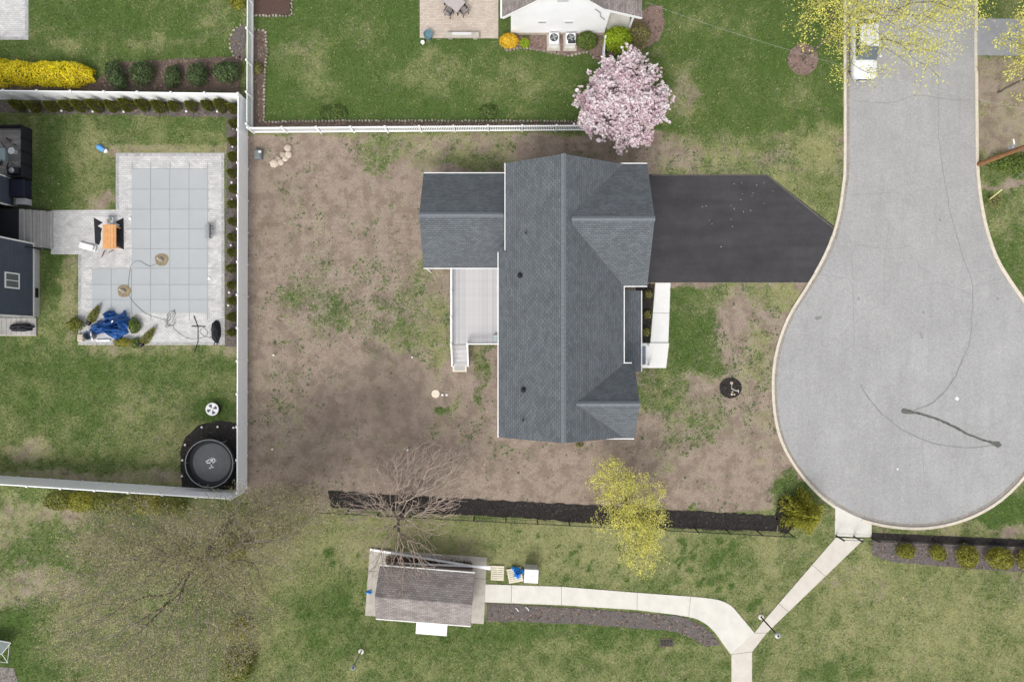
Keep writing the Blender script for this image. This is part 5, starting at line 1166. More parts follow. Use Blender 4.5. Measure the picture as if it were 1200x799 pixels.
for i in range(2):
    a,b2=((123,293),(119,301)) if i==0 else ((127,296),(133,293)); tag(MB().tube([P(*a,.35),P(*b2,.06)],.03,6).build('umbrella_pole',M_greybox if i else mat('dark_red_wood',(.12,.04,.03),.6,.1)),('dark red stick leaning at the end of the wooden table','grey stick lying at the end of the wooden table')[i],'stick')
# blue tarp heap
def crumple(rx,ry,h,seed,n=48,sharp=1.0):
    vs=[];fs=[]
    for i in range(n):
        for j in range(n):
            u=-1+2*i/(n-1); v=-1+2*j/(n-1); r=max(abs(u),abs(v)); q=math.hypot(u,v) or 1e-6; s=r/q
            a=math.atan2(v,u); ed=1+.28*math.sin(3*a+seed)+.18*math.sin(5*a+2*seed)+.10*math.sin(9*a)
            X_=np.array([u*s*2.2+seed]);Y_=np.array([v*s*2.2+3.]); e1=1-abs(2*fbm(X_,Y_,seed,3)[0]-1)*2; e2=1-abs(2*fbm(X_*2.7,Y_*2.7,seed+5,3)[0]-1)*2
            z=h*max(0,1-r**2)*(.45+.55*e1*sharp)+.16*h*e2*(1-r**4)+.02
            vs.append((u*s*rx*ed,v*s*ry*ed,max(.0,z)))
    for i in range(n-1):
        for j in range(n-1): fs.append((i*n+j,(i+1)*n+j,(i+1)*n+j+1,i*n+j+1))
    return MB().add(vs,fs)
tp=thing('tarp_heap','crumpled blue tarp heaped over things at the patio corner','tarp',P(132,382)+Vector((0,0,.03)))
obj('tarp',crumple(1.35,.75,1.0,4).mesh('tarp',M_tarp),tp,(-.15,-.1,0)); obj('tarp_fold',crumple(.42,.55,.9,9,30).mesh('tarp_fold',M_tarp),tp,(.95,.35,0)); obj('tarp_fold',crumple(.34,.42,.7,6,30).mesh('tarp_fold',M_tarp),tp,(-.15,.75,0))
MB().obox((.35,.25,.75),(.35,.10,.03),.7).build('label_strip',M_white,tp,local=True)
c=P(109,393); bn=thing('round_bin','grey round bin tipped beside the blue tarp','bin',c+Vector((0,0,.03))); MB().lathe([(.30,0),(.36,.60),(.36,.66),(.30,.66),(.28,.2)],22).build('tub',M_greybox,bn,local=True); MB().obox((.28,-.05,.60),(.10,.7,.05),.15).build('lid_edge',M_white,bn,local=True)
o=tag(MB().obox(P(121,399,.12),(1.0,.12,.12),.03).build('white_rail',M_white),'short white rail lying at the foot of the blue tarp','rail')
o=tag(MB().bbox(*(P(93,400)+Vector((0,0,0)))[:],*(P(99.5,391.5)+Vector((0,0,.28)))[:],.05).build('stone_block',M_stone),'pale stone block at the patio corner beside the grey bin','stone')
am_s=arbor_meshes(1.5,.26,700,M_arbor,3)
def toppled(a,b2,c_,d_,label,sc):
    u,v=P(a,b2),P(c_,d_); t=thing('potted_arborvitae',label,'plant',u+Vector((0,0,.24)))
    t.rotation_euler=(v-u+Vector((0,0,.1))).to_track_quat('Z','Y').to_euler(); t.scale=(sc,sc,sc)
    MB().lathe([(.16,-.3),(.21,0),(.17,0)],14).build('pot',M_black,t,local=True); obj('foliage',am_s[0],t); obj('trunk',am_s[1],t)
toppled(107,377,119,358,'slim potted arborvitae toppled beside the upper edge of the blue tarp',.9); toppled(168.5,402,183.5,384.5,'slim potted arborvitae toppled on the pavers right of the blue tarp',.95)
place_shrub('dark_shrub','dark leafy shrub beside the patio corner and blue tarp','shrub',shrub_meshes(.55,.45,.7,900,M_arbor,.07,41,.3),P(92,380)); place_shrub('leafy_shrub','yellow green leafy shrub growing below the blue tarp','shrub',shrub_meshes(.75,.30,.5,900,M_conif,.06,42,.3),P(147,401)); place_shrub('leafy_shrub','green leafy shrub at the right end of the blue tarp','shrub',shrub_meshes(.4,.6,.6,800,M_shrub_m,.07,43,.3),P(160,382)); place_shrub('leafy_shrub','thin green shrub lying at the patio edge below the tarp','shrub',shrub_meshes(.3,.4,.4,400,M_shrub_m,.06,44,.3),P(161,402))

# ------------------------------------------------------------------ trampoline, drum, toy
c=P(252.5,540); TR=thing('trampoline','round black trampoline with low net wall in the white fence corner','trampoline',c)
rT=1.68; MB().lathe([(0.01,.62),(rT-.30,.62)],40,(0,0),False).build('mat',mat('tramp_mat',(.135,.138,.142),.75,.1,3),TR,local=True)
MB().lathe([(rT-.30,.60),(rT-.30,.66),(rT,.66),(rT,.60)],40,(0,0),False).build('pad_ring',mat('tramp_pad',(.035,.036,.04),.7,.1),TR,local=True)
nm=mat('net_fabric',(.028,.029,.031),.9,.1); MB().lathe([(rT+.02,.62),(rT+.03,1.05)],40,(0,0),False).build('net',nm,TR,local=True)
q=[(math.cos(t)*(rT+.03),math.sin(t)*(rT+.03),1.05) for t in np.linspace(0,6.283,41)]; MB().tube(q,.035,6,False).build('top_rim',mat('rim_grey',(.24,.25,.26),.5,.1),TR,local=True)
for k in range(6):
    a=k*1.047; MB().tube([(math.cos(a)*(rT+.03),math.sin(a)*(rT+.03),0),(math.cos(a)*(rT+.03),math.sin(a)*(rT+.03),1.05)],.035,6).build('leg',M_greybox,TR,local=True)
em=MB()
for (a0,b0),(a1,b1) in (((-.30,.05),(.05,.26)),((.05,.26),(.22,.10)),((.22,.10),(-.02,-.06)),((-.02,-.06),(-.05,.20)),((-.25,-.02),(.0,-.02)),((-.02,-.06),(-.02,-.28)),((-.12,-.30),(.08,-.24)),((.05,.26),(.0,-.1))):
    a0,b0,a1,b1=[q_*1.35 for q_ in (a0,b0,a1,b1)]; d=Vector((a1-a0,b1-b0,0)); em.obox(((a0+a1)/2,(b0+b1)/2,.626),(d.length+.06,.085,.006),math.atan2(d.y,d.x))
em.build('emblem',M_white,TR,local=True)
c=P(252.5,478.5); DR=thing('drum_table','white round drum with dark petal markings on its lid','drum',c)
MB().lathe([(.40,0),(.44,.05),(.44,.5),(.46,.52)],28).build('body',mat('dark_drum',(.03,.035,.03),.7,.1),DR,local=True); MB().lathe([(.47,.52),(.47,.57),(.44,.585)],28).build('lid',M_white,DR,local=True)
for k in range(4):
    a=k*1.571+.4; MB().prism([(.05*math.cos(a),.05*math.sin(a)),(.36*math.cos(a-.38),.36*math.sin(a-.38)),(.38*math.cos(a),.38*math.sin(a)),(.36*math.cos(a+.38),.36*math.sin(a+.38))],.585,.592).build('petal_mark',mat('slate_violet',(.10,.09,.14),.6,.1),DR,local=True)
c=P(119.5,174.5); ty=thing('plastic_toy','light blue plastic toy with a white end lying on the lawn','toy',c,R(-32)); m_=pillow(.36,.22,.30,51,.05,14).mesh('body',M_sky_blue,True); obj('body',m_,ty,(-.08,0,0)); MB().lathe([(.15,0),(.16,.18),(.10,.22)],14,(.38,.02)).build('end_cap',M_white,ty,local=True); MB().obox((.32,.02,.2),(.05,.26,.06)).build('collar',M_black,ty,local=True)
# solar path lights
sl_s=MB().tube([(0,0,-.02),(0,0,.22)],.012,6).mesh('stake',M_black); sl_h=MB().lathe([(.05,.20),(.085,.23),(.06,.28)],12).mesh('lamp_head',M_white)
def path_lights(pts,label,group):
    for i,(a,b2) in enumerate(pts):
        t=thing('path_light',ORD[i]+' '+label,'light',P(a,b2),0,group); obj('stake',sl_s,t); obj('lamp_head',sl_h,t)
path_lights([(38,131),(74.5,131.3),(111,132),(147,132.5),(184,131.7),(220,132),(256,132)][::-1],'small white path light from the fence corner before the arborvitae row','path lights along the back fence')
path_lights([(275,152),(274,173),(273,215),(273,235),(272,262),(272,288),(271,315),(270,343),(269,358)],'small white path light from the back fence among the poolside conifers','path lights beside the pool')
path_lights([(238,500),(256.5,499.6),(275,500.5),(218.5,520.5),(215.5,538.5),(222,541),(215,557)],'white path light counted from the drum round the trampoline bed','path lights round the trampoline')

# ------------------------------------------------------------------ arborvitae rows, shrubs, hedge
am=[arbor_meshes(1.5,.33,1500,M_arbor,s) for s in (1,2)]
for i in range(14):
    a=27.5+i*18.2+random.uniform(-1.5,1.5); k=random.uniform(.9,1.1); place_arbor(ORD[13-i]+' green arborvitae from the fence corner in the row along the back vinyl fence',am[i%2],P(a,127.5+random.uniform(-1,1)),random.random()*6,(k,k,k*random.uniform(.9,1.1)),'arborvitae along the back fence')
for i in range(15):
    b2=130+i*18.6+random.uniform(-1,1); k=random.uniform(.72,.88); place_arbor(ORD[i]+' small arborvitae from the back fence in the row beside the pool',am[i%2],P(276+random.uniform(-.8,.8)-i*.12,b2),random.random()*6,(k,k,k),'arborvitae beside the pool')
sm=[shrub_meshes(.92,.72,1.15,2200,M_shrub,.065,s,.25) for s in (61,62,63)]
for i,(a,b2) in enumerate(((140,92),(172,90),(206,93),(236,91),(269,88))): place_shrub('evergreen_shrub',ORD[i]+' rounded dark evergreen from the yellow hedge behind the vinyl fence','shrub',sm[i%3],P(a,b2),random.random()*6,(1.05,.98,.82,.95,1.0)[i],'evergreens behind the back fence').scale=Vector(((1.12,.95,.9,.85,1.0)[i],(.9,1.1,.8,1.0,1.05)[i],(.85,1.1,.8,1,1.05)[i]))
def hedge(name,label,cat,a,b2,w,h,n,m,size,stem=True):
    A,B=P(*a),P(*b2); d=B-A; L=d.length; c=(A+B)/2; t=thing(name,label,cat,(c.x,c.y,0))
    s=rng.uniform(-.5,.5,n); th=rng.uniform(-.15,math.pi+.15,n); rr=np.where(rng.random(n)<.7,rng.uniform(.85,1.05,n),rng.uniform(.4,.9,n))
    tap=1-np.abs(s*2)**6*.55; ld=1+.35*(fbm(s*L*1.1+5,np.cos(th)*1.5+3,77,3)-.5)*2
    x=s*L; y=np.cos(th)*w*rr*tap*ld; z=.12+np.abs(np.sin(th))*h*rr*tap*ld
    ang=math.atan2(d.y,d.x); Pt=np.stack([x*math.cos(ang)-y*math.sin(ang),x*math.sin(ang)+y*math.cos(ang),z],1); Nn=np.stack([0*x,np.cos(th),np.sin(th)],1)
    V,F=cards(Pt,Nn,np.full(n,size)); obj('foliage',npmesh('foliage',V,F,m),t)
    mb=MB()
    for i in range(40):
        q=random.uniform(-.5,.5)*L; e=random.uniform(-1,1)*w*.8; mb.tube([(q*math.cos(ang),q*math.sin(ang),-.03),(q*math.cos(ang)-e*.5*math.sin(ang),q*math.sin(ang)+e*.5*math.cos(ang),h*.5),(q*math.cos(ang)-e*math.sin(ang)+random.uniform(-.2,.2),q*math.sin(ang)+e*math.cos(ang),h*.95)],[.02,.014,.006],4)
    mb=mb.build('stems',M_twig,t,local=True); mb['kind']='stuff'; return t
hedge('forsythia_hedge','long bright yellow flowering forsythia hedge behind the vinyl fence','hedge',(-45,87),(114,91),.82,1.3,15000,M_gold,.058)
for i,a in enumerate((75,101,128,155,180,205)):
    place_shrub('broad_shrub',ORD[5-i]+' broad shrub from the trampoline corner in the row outside the fence','shrub',shrub_meshes(1.05,.70,1.1,2000,M_conif if i in (1,4) else M_arbor,.07,80+i,.3),P(a,584+i*1.6),0,1,'shrubs below the trampoline fence')
place_shrub('dark_shrub','dark green shrub at the edge of the park lawn under the bare tree','shrub',shrub_meshes(1.2,1.1,1.5,2600,M_arbor,.075,91,.35),P(283,775)); place_shrub('olive_shrub','olive shrub under the big budding tree near the fence corner','shrub',shrub_meshes(.9,.8,1.3,1500,M_conif,.07,92,.35),P(279,642)); place_shrub('olive_shrub','yellow green shrub under the budding tree above the dark shrub','shrub',shrub_meshes(.9,.9,1.1,1200,M_conif,.07,93,.35),P(284,735)); place_shrub('grey_bush','grey green leafless thicket at the end of the dark mulch strip','shrub',shrub_meshes(1.6,.8,1.3,1500,M_bud,.05,94,.4),P(345,585))
place_shrub('perennial_clump','pale green perennial clump at the picket fence bed','plant',shrub_meshes(1.1,.5,.45,900,mat('fresh_leaf',(.15,.21,.06),.6,.25,2,island=.4,trans=.2),.06,95,.3),P(391,133)); place_shrub('perennial_clump','small pale green clump at the picket fence near the magnolia','plant',shrub_meshes(.7,.5,.4,700,MATS['fresh_leaf'],.06,96,.3),P(573,132)); place_shrub('small_shrub','small golden brown shrub in the mulch by the picket fence','plant',shrub_meshes(.3,.4,.5,400,M_shrub_o,.06,97,.3),P(304,82)); place_shrub('small_shrub','olive shrub at the picket fence above the round grey bed','plant',shrub_meshes(.6,.5,.8,800,M_conif,.06,98,.3),P(281,6))
gs=[shrub_meshes(.80,.74,.85,2000,M_conif,.075,s,.30,.3) for s in (101,102)]
for i,(a,b2,k) in enumerate(((1058,644,.85),(1096,646,.88),(1129,650,1.1),(1166,651.5,1.15),(1199,653,1.05))): place_shrub('golden_conifer',ORD[i]+' low golden conifer from the path gate beside the black fence','shrub',gs[i%2],P(a,b2),random.random()*6,k,'golden conifers by the black fence').scale=(k*random.uniform(.9,1.15),k*random.uniform(.8,1.05),k)
# big golden conifer: arching sprays
def conifer(label,loc,h,r,n):
    t=thing('conifer_tree',label,'tree',loc); z=rng.random(n)**1.15; th=rng.uniform(0,6.283,n); lob=1+.22*np.sin(th*5+1)+.12*np.sin(th*9)
    rr=r*(1-z*.92)*lob*rng.uniform(.35,1.0,n); Pt=np.stack([np.cos(th)*rr,np.sin(th)*rr,.12+z*h],1); D=np.stack([np.cos(th),np.sin(th),np.full(n,.35)],1)+rng.normal(0,.35,(n,3))
    V,F=sprays(Pt,D,np.full(n,.30),.035); V[:,2]=np.maximum(V[:,2],.02); obj('crown',npmesh('crown',V,F,M_conif),t); MB().tube([(0,0,-.05),(0,0,h*.9)],[.09,.02],8).build('trunk',M_bark,t,local=True); return t
conifer('bushy golden green conifer at the end of the dark mulch strip near the street',P(935,597),2.6,1.45,5200)

# ------------------------------------------------------------------ trees
# magnolia
cl=ellip(112,P(731,120,3.2),(3.0,3.2,1.75),.62,5); cl=cl[cl[:,2]>1.2]
tips=np.concatenate([c+rng.normal(0,.27,(18,3))*np.array([1,1,.6]) for c in cl])
base=P(723,136)
A,par,rad,ends=grow(tips,base,(base.x,base.y,.9),w=.45,seg=.3,r0=.007,seed=3); A=A-np.array(base)
mg=thing('magnolia_tree','pink magnolia in full blossom at the end of the picket fence','tree',base)
big=rad>=.035; big[0]=False; s_=~(rad>=.035); s_[0]=False
obj('trunk',limbs(A,par,rad,big,M_bark,'trunk',7),mg); obj('branches',limbs(A,par,rad,s_,M_bark,'branches',3),mg)
E=np.repeat(A[ends],4,0)+rng.normal(0,.12,(len(ends)*4,3)); Kp=7
Cn=np.repeat(E,Kp,0); th=np.tile(np.arange(Kp)*2*np.pi/Kp,len(E))+np.repeat(rng.uniform(0,6,len(E)),Kp); up=np.repeat(rng.normal([0,0,1],.35,(len(E),3)),Kp,0)
D=np.stack([np.cos(th),np.sin(th),np.full(len(th),.45)],1)+up*.3; V,F=sprays(Cn,D,np.full(len(Cn),.14),.055); obj('crown',npmesh('crown',V,F,M_petal),mg)
# small spring tree
cl=np.concatenate([ellip(125,P(739,588,3.6),(2.6,2.3,1.2),.3,8),ellip(60,P(748,616,4.0),(2.0,1.6,1.0),.3,16),ellip(56,P(715,562,3.2),(1.5,1.5,1.0),.3,9),ellip(56,P(753,640,4.4),(1.35,1.8,1.0),.3,10)]); tips=np.concatenate([c+rng.normal(0,.22,(4,3)) for c in cl])
tree('spring_tree','young tree with sparse yellow green leaves over the dark mulch strip',P(733,586),tips,tuple(P(734,590,1.4)),M_bark,M_bark,leafm=M_yleaf,leafsize=.050,per=12,spread=.14,w=.5,seed=4,r0=.006)
# bare tree behind the shed
tips=np.concatenate([ellip(1200,P(488,578,3.6),(4.0,3.1,2.0),.5,12),ellip(320,P(505,555,4.0),(3.0,2.2,1.6),.5,13),ellip(420,P(470,655,3.4),(2.8,2.6,1.2),.35,14),ellip(220,P(430,600,3.4),(2.4,2.0,1.2),.4,15)])
b0=P(470,602); tree('bare_tree','leafless pale brown tree between the dark mulch strip and the shed',b0,tips,(b0.x,b0.y,1.0),M_bark,M_twig,thr=.06,w=.62,seed=5,r0=.0105,jit=.07,seg=.4,extra=[tuple(P(473,640,2.6))]*3)
# big budding tree in the south-west yard
tips=np.concatenate([ellip(1900,P(190,715,8.5),(7.2,5.6,3.0),.45,21),ellip(700,P(275,640,7.5),(4.4,3.4,2.4),.35,22),ellip(420,P(330,600,6.5),(3.4,1.8,1.8),.35,23),ellip(420,P(150,630,8),(4.2,2.4,1.8),.35,24)])
b0=P(273,603); tree('budding_tree','large tree with olive buds spreading over the patchy south-west yard',b0,tips,tuple(P(238,656,4.2)),M_bark,M_greytwig,thr=.05,leafm=M_bud,leafsize=.046,per=22,spread=.28,w=.55,seed=6,r0=.010,jit=.06,seg=.5)
# street trees with fresh leaves
b0=P(941,71); 
cl=ellip(72,(b0.x+1.0,b0.y-.4,9.0),(5.6,4.8,2.8),.5,31); tips=np.concatenate([c+rng.normal(0,.45,(12,3)) for c in cl])
tree('street_tree','tall tree with thin yellow green leaves rising from the round mulch ring',b0,tips,(b0.x+.1,b0.y,4.6),M_bark,M_bark,thr=.05,leafm=M_yleaf,leafsize=.060,per=17,spread=.24,w=.5,seed=7,r0=.0065,seg=.5)
b0=Vector((35.6,18.2,0)); cl=ellip(55,(35.4,18.6,7.2),(4.4,4.4,2.4),.5,33); tips=np.concatenate([c+rng.normal(0,.4,(12,3)) for c in cl])
tree('verge_tree','tree with yellow green leaves on the verge across the street',b0,tips,(35.6,18.2,3.0),M_bark,M_bark,thr=.05,leafm=M_yleaf,leafsize=.075,per=14,spread=.20,w=.5,seed=8,r0=.0065,seg=.5)
place_shrub('verge_shrub','dark green shrub under the leaning wooden utility pole','shrub',shrub_meshes(1.7,.8,.9,2600,M_shrub_m,.07,111,.35),P(1182,192)); place_shrub('yellow_tuft','yellow tuft of grass at the foot of the guy wire','plant',shrub_meshes(.5,.45,.35,420,M_shrub_o,.05,112,.35),P(1163,236))

# ------------------------------------------------------------------ utility pole, wires, lamps
b0=P(1146,193); UP=thing('utility_pole','brown wooden utility pole on the verge with a yellow guy guard','utility pole',b0); hp=10.5
MB().tube([b0+Vector((0,0,-.1)),b0+Vector((0,0,hp*.5)),b0+Vector((0,0,hp))],[.17,.15,.12],12).build('pole',M_pole,UP)
MB().obox(b0+Vector((-.12,.25,3.6)),(.30,.24,.34)).build('meter_box',M_steel,UP); MB().tube([b0+Vector((.0,.15,3.5)),b0+Vector((-.1,.5,3.75)),b0+Vector((-.2,.75,3.8))],.05,8).build('bracket',M_white,UP); MB().box(b0.x-1.2,b0.y-.06,hp-.8,b0.x+1.2,b0.y+.06,hp-.66).build('crossarm',M_pole,UP)
g0=P(1158,235); g1=b0+Vector((0,0,hp-1.2)); MB().tube([g0,g0.lerp(g1,.35)],.012,5).build('guy_wire',M_steel,UP)
MB().tube([g0.lerp(g1,.35),g1],.010,5).build('guy_wire',M_steel,UP); MB().tube([g0.lerp(g1,.005),g0.lerp(g1,.17)],.045,8).build('guy_guard',M_yellow,UP)
a=Vector((8.9,22.5,4.6)); b=b0+Vector((-.5,0,hp-.7)); q=[a.lerp(b,t)-Vector((0,0,1.1*4*t*(1-t))) for t in np.linspace(0,1,24)]
tag(MB().tube(q,.0055,5).build('service_wire',M_steel),'thin pale overhead wire from the white house to the utility pole','wire')
def lamp(a,b2,h,hx,label,poleM,headM):
    c=P(a,b2); t=thing('path_lamp',label,'lamp post',c); MB().lathe([(.20,-.03),(.20,.08),(.12,.10)],16,(c.x,c.y)).build('footing',M_conc,t); MB().lathe([(.06,.06),(.045,h-.3)],12,(c.x,c.y)).build('pole',poleM,t)
    MB().lathe([(.05,h-.32),(.17,h-.25),(.19,h-.05),(.10,h)],16,(c.x,c.y)).build('lantern',headM,t); MB().lathe([(.07,h-.005),(.05,h+.06)],12,(c.x,c.y)).build('cap',M_black,t)
lamp(891.5,722.3,3.3,0,'black lamp post beside the fork of the concrete paths',M_black,M_steel)
lamp(423.4,762.5,2.6,0,'grey lamp post alone on the park lawn left of the shed',M_steel,M_greybox)
GR=thing('drain_grate','rusty brown drain grate set in the park lawn','drain',P(781,752.5)); c=P(781,752.5)
MB().box(c.x-.52,c.y-.30,-.02,c.x+.52,c.y+.30,.02).build('frame',mat('rust',(.12,.085,.07),.9,.2),GR)
for i in range(4):
    for j in range(2): MB().box(c.x-.44+i*.225,c.y-.22+j*.23,.02,c.x-.25+i*.225,c.y-.02+j*.23,.026).build('opening',M_black,GR)

# ------------------------------------------------------------------ shed and park things
SA=math.atan2(-9.0,113.0); cS=P(497,703,3.0); Sh=thing('shed','shed with brown grey shingle roof on a concrete pad','shed',(cS.x,cS.y,0),SA)
hl,hw=3.33,1.80; e_,r_=2.35,3.45
def sp(mb,name,m,parent=Sh,uv=False):
    o=mb.build(name,m,parent,local=True)
    if uv: slope_uv(o)
    return o
sp(MB().slab([(-hl,-hw,e_),(hl,-hw,e_),(hl,0.12,r_),(-hl,0.12,r_)],.10),'roof',M_roof_shed,uv=True); sp(MB().slab([(-hl,0.12,r_),(hl,0.12,r_),(hl,hw+.1,e_),(-hl,hw+.1,e_)],.10),'roof',M_roof_shed,uv=True)
for y in (-hw-.03,hw+.13): sp(MB().box(-hl,y-.03,e_-.17,hl,y+.03,e_-.01),'fascia',M_white)
w_=MB(); w_.box(-hl+.25,-hw+.3,.0,hl-.25,-hw+.4,e_+.0); w_.box(-hl+.25,hw-.3,.0,hl-.25,hw-.2,e_); 
for x in (-hl+.25,hl-.35): gable_wall(w_,'x',x+.05,-hw+.41,hw-.31,.0,e_,r_-.25,.1)
sp(w_,'wall',mat('shed_wall',(.19,.15,.125),.9,.15,3))
# fold-down counter on the front
sp(MB().obox((.55,-2.38,1.6),(2.2,1.15,.05),0,.06),'serving_counter',M_white); sp(MB().obox((.30,-1.75,1.75),(2.75,.6,.05),0,.05),'hatch_shelf',M_white)
for x in (.0,1.2): sp(MB().tube([(x,-1.5,.7),(x,-2.6,1.57)],.025,6),'brace',M_white)
for x in (-1.8,2.2): sp(MB().box(x-.45,-hw+.27,.9,x+.45,-hw+.30,1.8),'window',M_glass)
# fallen white beams, brush
def beam(a,za,b2,zb,w,label): 
    A,B=P(*a,za),P(*b2,zb); d=B-A; c=(A+B)/2; tag(MB().obox(c,(d.length,w,.09),math.atan2(d.y,d.x),0,-math.asin(d.z/d.length)).build('white_beam',M_vinyl),label,'beam')
beam((434,643.5),.12,(575,666.5),.62,.14,'long white beam lying over the brush from the pad corner'); beam((467,660),.62,(575,664),.78,.12,'white beam lying along the back of the shed')
bt=MB()
for i in range(520):
    a=random.uniform(455,552); b2=random.uniform(654,676)+(a-500)*.06; c=P(a,b2); th=random.uniform(0,6.28); L=random.uniform(.25,.6); zz=random.uniform(.05,.45)
    bt.tube([(c.x,c.y,zz),(c.x+math.cos(th)*L*.5,c.y+math.sin(th)*L*.5,zz+random.uniform(.0,.15)),(c.x+math.cos(th)*L,c.y+math.sin(th)*L,zz+random.uniform(-.05,.1))],[.014,.011,.006],3,False)
br_=bt.build('brush_pile',mat('red_brown_twig',(.17,.10,.075),.95,.3,5)); tag(br_,'brown twiggy brush piled behind the shed','brush',kind='stuff')
lb=MB()
for i in range(2600):
    a=random.uniform(453,553); b2=random.uniform(654,677)+(a-500)*.06; c=P(a,b2); lb.obox((c.x,c.y,random.uniform(.07,.3)),(random.uniform(.05,.12),random.uniform(.04,.08),.006),random.uniform(0,6),random.uniform(-.7,.7),random.uniform(-.7,.7))
tag(lb.build('leaf_litter',mat('dead_leaf',(.14,.085,.06),.9,.3,5,island=.5)),'dead brown leaves heaped behind the shed','leaf litter',kind='stuff')
def pallet(a,b2,rz,label,s=(1.0,1.05)):
    t=thing('pallet',label,'pallet',P(a,b2)+Vector((0,0,.01)),rz)
    for i in range(7): sp(MB().box(-s[0]/2,-s[1]/2+i*s[1]/7+.01,.115,s[0]/2,-s[1]/2+(i+1)*s[1]/7-.022,.135),'slat',M_pallet,t)
    for x in (-s[0]/2+.05,0,s[0]/2-.05): sp(MB().box(x-.045,-s[1]/2,.02,x+.045,s[1]/2,.114),'stringer',M_pallet,t)
    for i in (0,3,6): sp(MB().box(-s[0]/2,-s[1]/2+i*s[1]/7+.01,0,s[0]/2,-s[1]/2+(i+1)*s[1]/7-.02,.019),'bottom_slat',M_pallet,t)
    return t
pallet(583,670.5,R(-2),'pale wooden pallet lying on grass at the corner of the shed pad',(.95,1.08)); pallet(603.5,673,R(11),'tilted wooden pallet partly under a bright blue tarp',(1.05,1.05))
o=obj('tarp_bundle',crumple(.36,.42,.5,14,30).mesh('tarp_bundle',M_tarp2),None,P(606.5,669)+Vector((0,0,.145)),.3); tag(o,'bright blue tarp bundle on the tilted pallet','tarp')
c=P(622,667.5); BX=thing('white_cabinet','tall white box standing beside the pallets at the path','cabinet',c,R(-3)); sp(MB().box(-.47,-.42,0.02,.47,.42,1.25),'body',mat('box_sides',(.50,.48,.48),.7,.08),BX); sp(MB().bbox(-.50,-.50,1.25,.50,.46,1.32,.02),'lid',M_white,BX); sp(MB().obox((.08,0,1.325),(.16,.03,.012),.2),'handle',M_strap,BX)
o=obj('blue_rag',crumple(.22,.14,.16,17,16).mesh('blue_rag',M_tarp2),None,P(433,693)+Vector((0,0,.06))); tag(o,'small blue rag on the edge of the shed pad','rag')
for i,(a,b2) in enumerate(((604,712),(616,711))):
    tag(MB().tube([P(a,b2,.12),P(a+2.2,b2+1.5,.13),P(a+3.6,b2+4,.10)],.03,6).build('garden_stake',M_white),('small bent white stake in the mulch nearer the shed pad','small bent white stake in the mulch farther from the shed pad')[i],'stake','white stakes in the mulch')
# framed greenhouse corner in the south-west
GH=thing('cold_frame','white framed netted cold frame at the yard edge','cold frame',P(-4,762))
q=[P(-30,745,.05),P(11,752,.05),P(9,776,.05),P(-30,772,.05)]; q2=[P(-30,745,.85),P(12.5,753,.85),P(2,766,.85),P(-30,768,.85)]
for i in range(4):
    MB().tube([q[i],q[(i+1)%4]],.018,6).build('frame_bar',M_white,GH); MB().tube([q2[i],q2[(i+1)%4]],.018,6).build('frame_bar',M_white,GH); MB().tube([q[i],q2[i]],.018,6).build('frame_bar',M_white,GH)
MB().add([tuple(v) for v in q2],[(3,2,1,0)]).build('net_panel',mat('net_grey',(.16,.19,.18),.8,.2),GH)
structure(sheet('gravel_patch',[(-60,778),(16,782),(22,800),(20,860),(-60,860)],-.02,.02,mat('gravel',(.24,.21,.20),.95,.4,14,.6)))

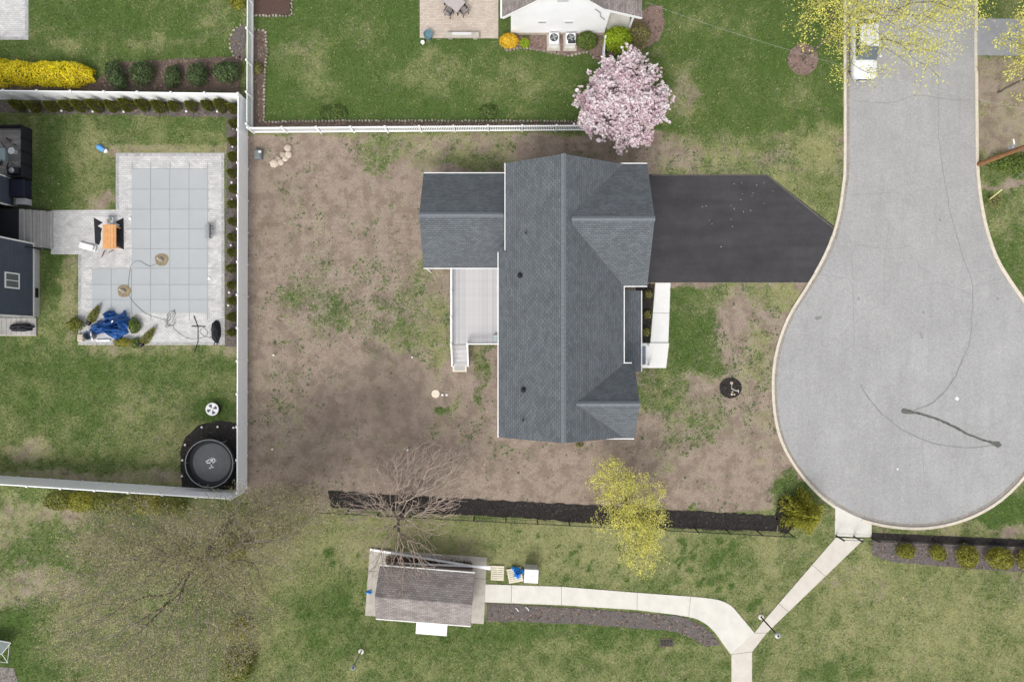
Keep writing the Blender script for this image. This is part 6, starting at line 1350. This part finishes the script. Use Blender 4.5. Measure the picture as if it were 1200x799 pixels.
# ------------------------------------------------------------------ the parked car
def build_car(loc,rz):
    t=thing('parked_car','white car parked at the kerb under the yellow green street tree','car',loc,rz)   # local: +y = nose
    L,Wd=4.75,1.82
    st=[(-2.37,.62,.42,.80),(-2.30,.80,.33,.98),(-1.9,.88,.27,1.06),(-1.2,.905,.25,1.02),(0,.91,.25,.98),(1.0,.905,.25,.96),(1.7,.89,.27,.90),(2.15,.82,.30,.80),(2.33,.66,.38,.68)]
    vs=[];fs=[];pr=[(-1,.0),(-1,.35),(-1,.62),(-.93,.86),(-.72,.97),(-.35,1.0),(.35,1.0),(.72,.97),(.93,.86),(1,.62),(1,.35),(1,.0)]; n=len(pr)
    for y,w,zb,zt in st:
        for u,v in pr: vs.append((u*w,y,zb+(zt-zb)*v))
    for i in range(len(st)-1):
        for k in range(n-1): fs.append((i*n+k,(i+1)*n+k,(i+1)*n+k+1,i*n+k+1))
        fs.append((i*n+n-1,(i+1)*n+n-1,(i+1)*n,i*n))
    fs+=[tuple(range(n)),tuple(range((len(st)-1)*n,len(st)*n))[::-1]]
    bo=MB().add(vs,fs).build('body',M_car,t,True,local=True); md=bo.modifiers.new('round','SUBSURF'); md.levels=md.render_levels=2
    cb=[(-1.95,.70,.98),(-1.35,.64,1.40),(.25,.64,1.43),(1.05,.74,.95)]   # cabin
    def ring(y,w,z): return [(-w,y,z),(w,y,z)]
    (yr,wr,zr),(y1_,w1,z1c),(y2,w2,z2),(yf,wf,zf)=cb
    MB().add([(-w1,y1_,z1c),(w1,y1_,z1c),(w2,y2,z2),(-w2,y2,z2),(-w1-.03,y1_,z1c-.06),(w1+.03,y1_,z1c-.06),(w2+.03,y2,z2-.06),(-w2-.03,y2,z2-.06),(0,(y1_+y2)/2,z2+.035)],
      [(0,1,8),(1,2,8),(2,3,8),(3,0,8),(0,4,5,1),(1,5,6,2),(2,6,7,3),(3,7,4,0)]).build('roof',M_car,t,False,local=True)
    MB().slab([(-w2,y2+.02,z2-.01),(w2,y2+.02,z2-.01),(wf,yf,zf),(-wf,yf,zf)][::-1],.05).build('windshield',M_glass,t,local=True)
    MB().slab([(-w1,y1_-.02,z1c-.01),(w1,y1_-.02,z1c-.01),(wr,yr,zr),(-wr,yr,zr)],.05).build('rear_window',M_glass,t,local=True)
    for s in (-1,1):
        MB().add([(s*w1*1.02,y1_,z1c-.03),(s*w2*1.02,y2,z2-.03),(s*.80,yf-.25,.97),(s*.80,yr+.35,.99),(s*(w1-.1),y1_,z1c-.05),(s*(w2-.1),y2,z2-.05),(s*.7,yf-.25,.9),(s*.7,yr+.35,.9)],[(0,1,2,3) if s<0 else (3,2,1,0),(4,5,6,7),(0,1,5,4),(1,2,6,5),(2,3,7,6),(3,0,4,7)]).build('side_window',M_glass,t,local=True)
        MB().obox((s*.99,.80,.98),(.18,.10,.12)).build('mirror',M_car,t,local=True)
        MB().obox((s*.62,2.22,.64),(.36,.14,.14),-s*.35).build('headlight',mat('lamp_lens',(.55,.57,.6),.1,.05,spec=.6),t,local=True)
        MB().obox((s*.66,-2.30,.80),(.30,.10,.14),s*.25).build('tail_light',M_red,t,local=True)
        for y in (-1.45,1.42):
            w=MB().tube([(s*.64,y,.33),(s*.84,y,.33)],.33,20).build('wheel',M_rubber,t,local=True); MB().tube([(s*.83,y,.33),(s*.85,y,.33)],.20,14).build('rim',M_steel,w,local=True)
    MB().obox((0,2.30,.52),(1.0,.08,.16)).build('grille',M_black,t,local=True); MB().obox((0,2.37,.40),(.46,.02,.10)).build('number_plate',M_white,t,local=True)
build_car(P(1007.5,60)+Vector((0,0,.012)),R(180))
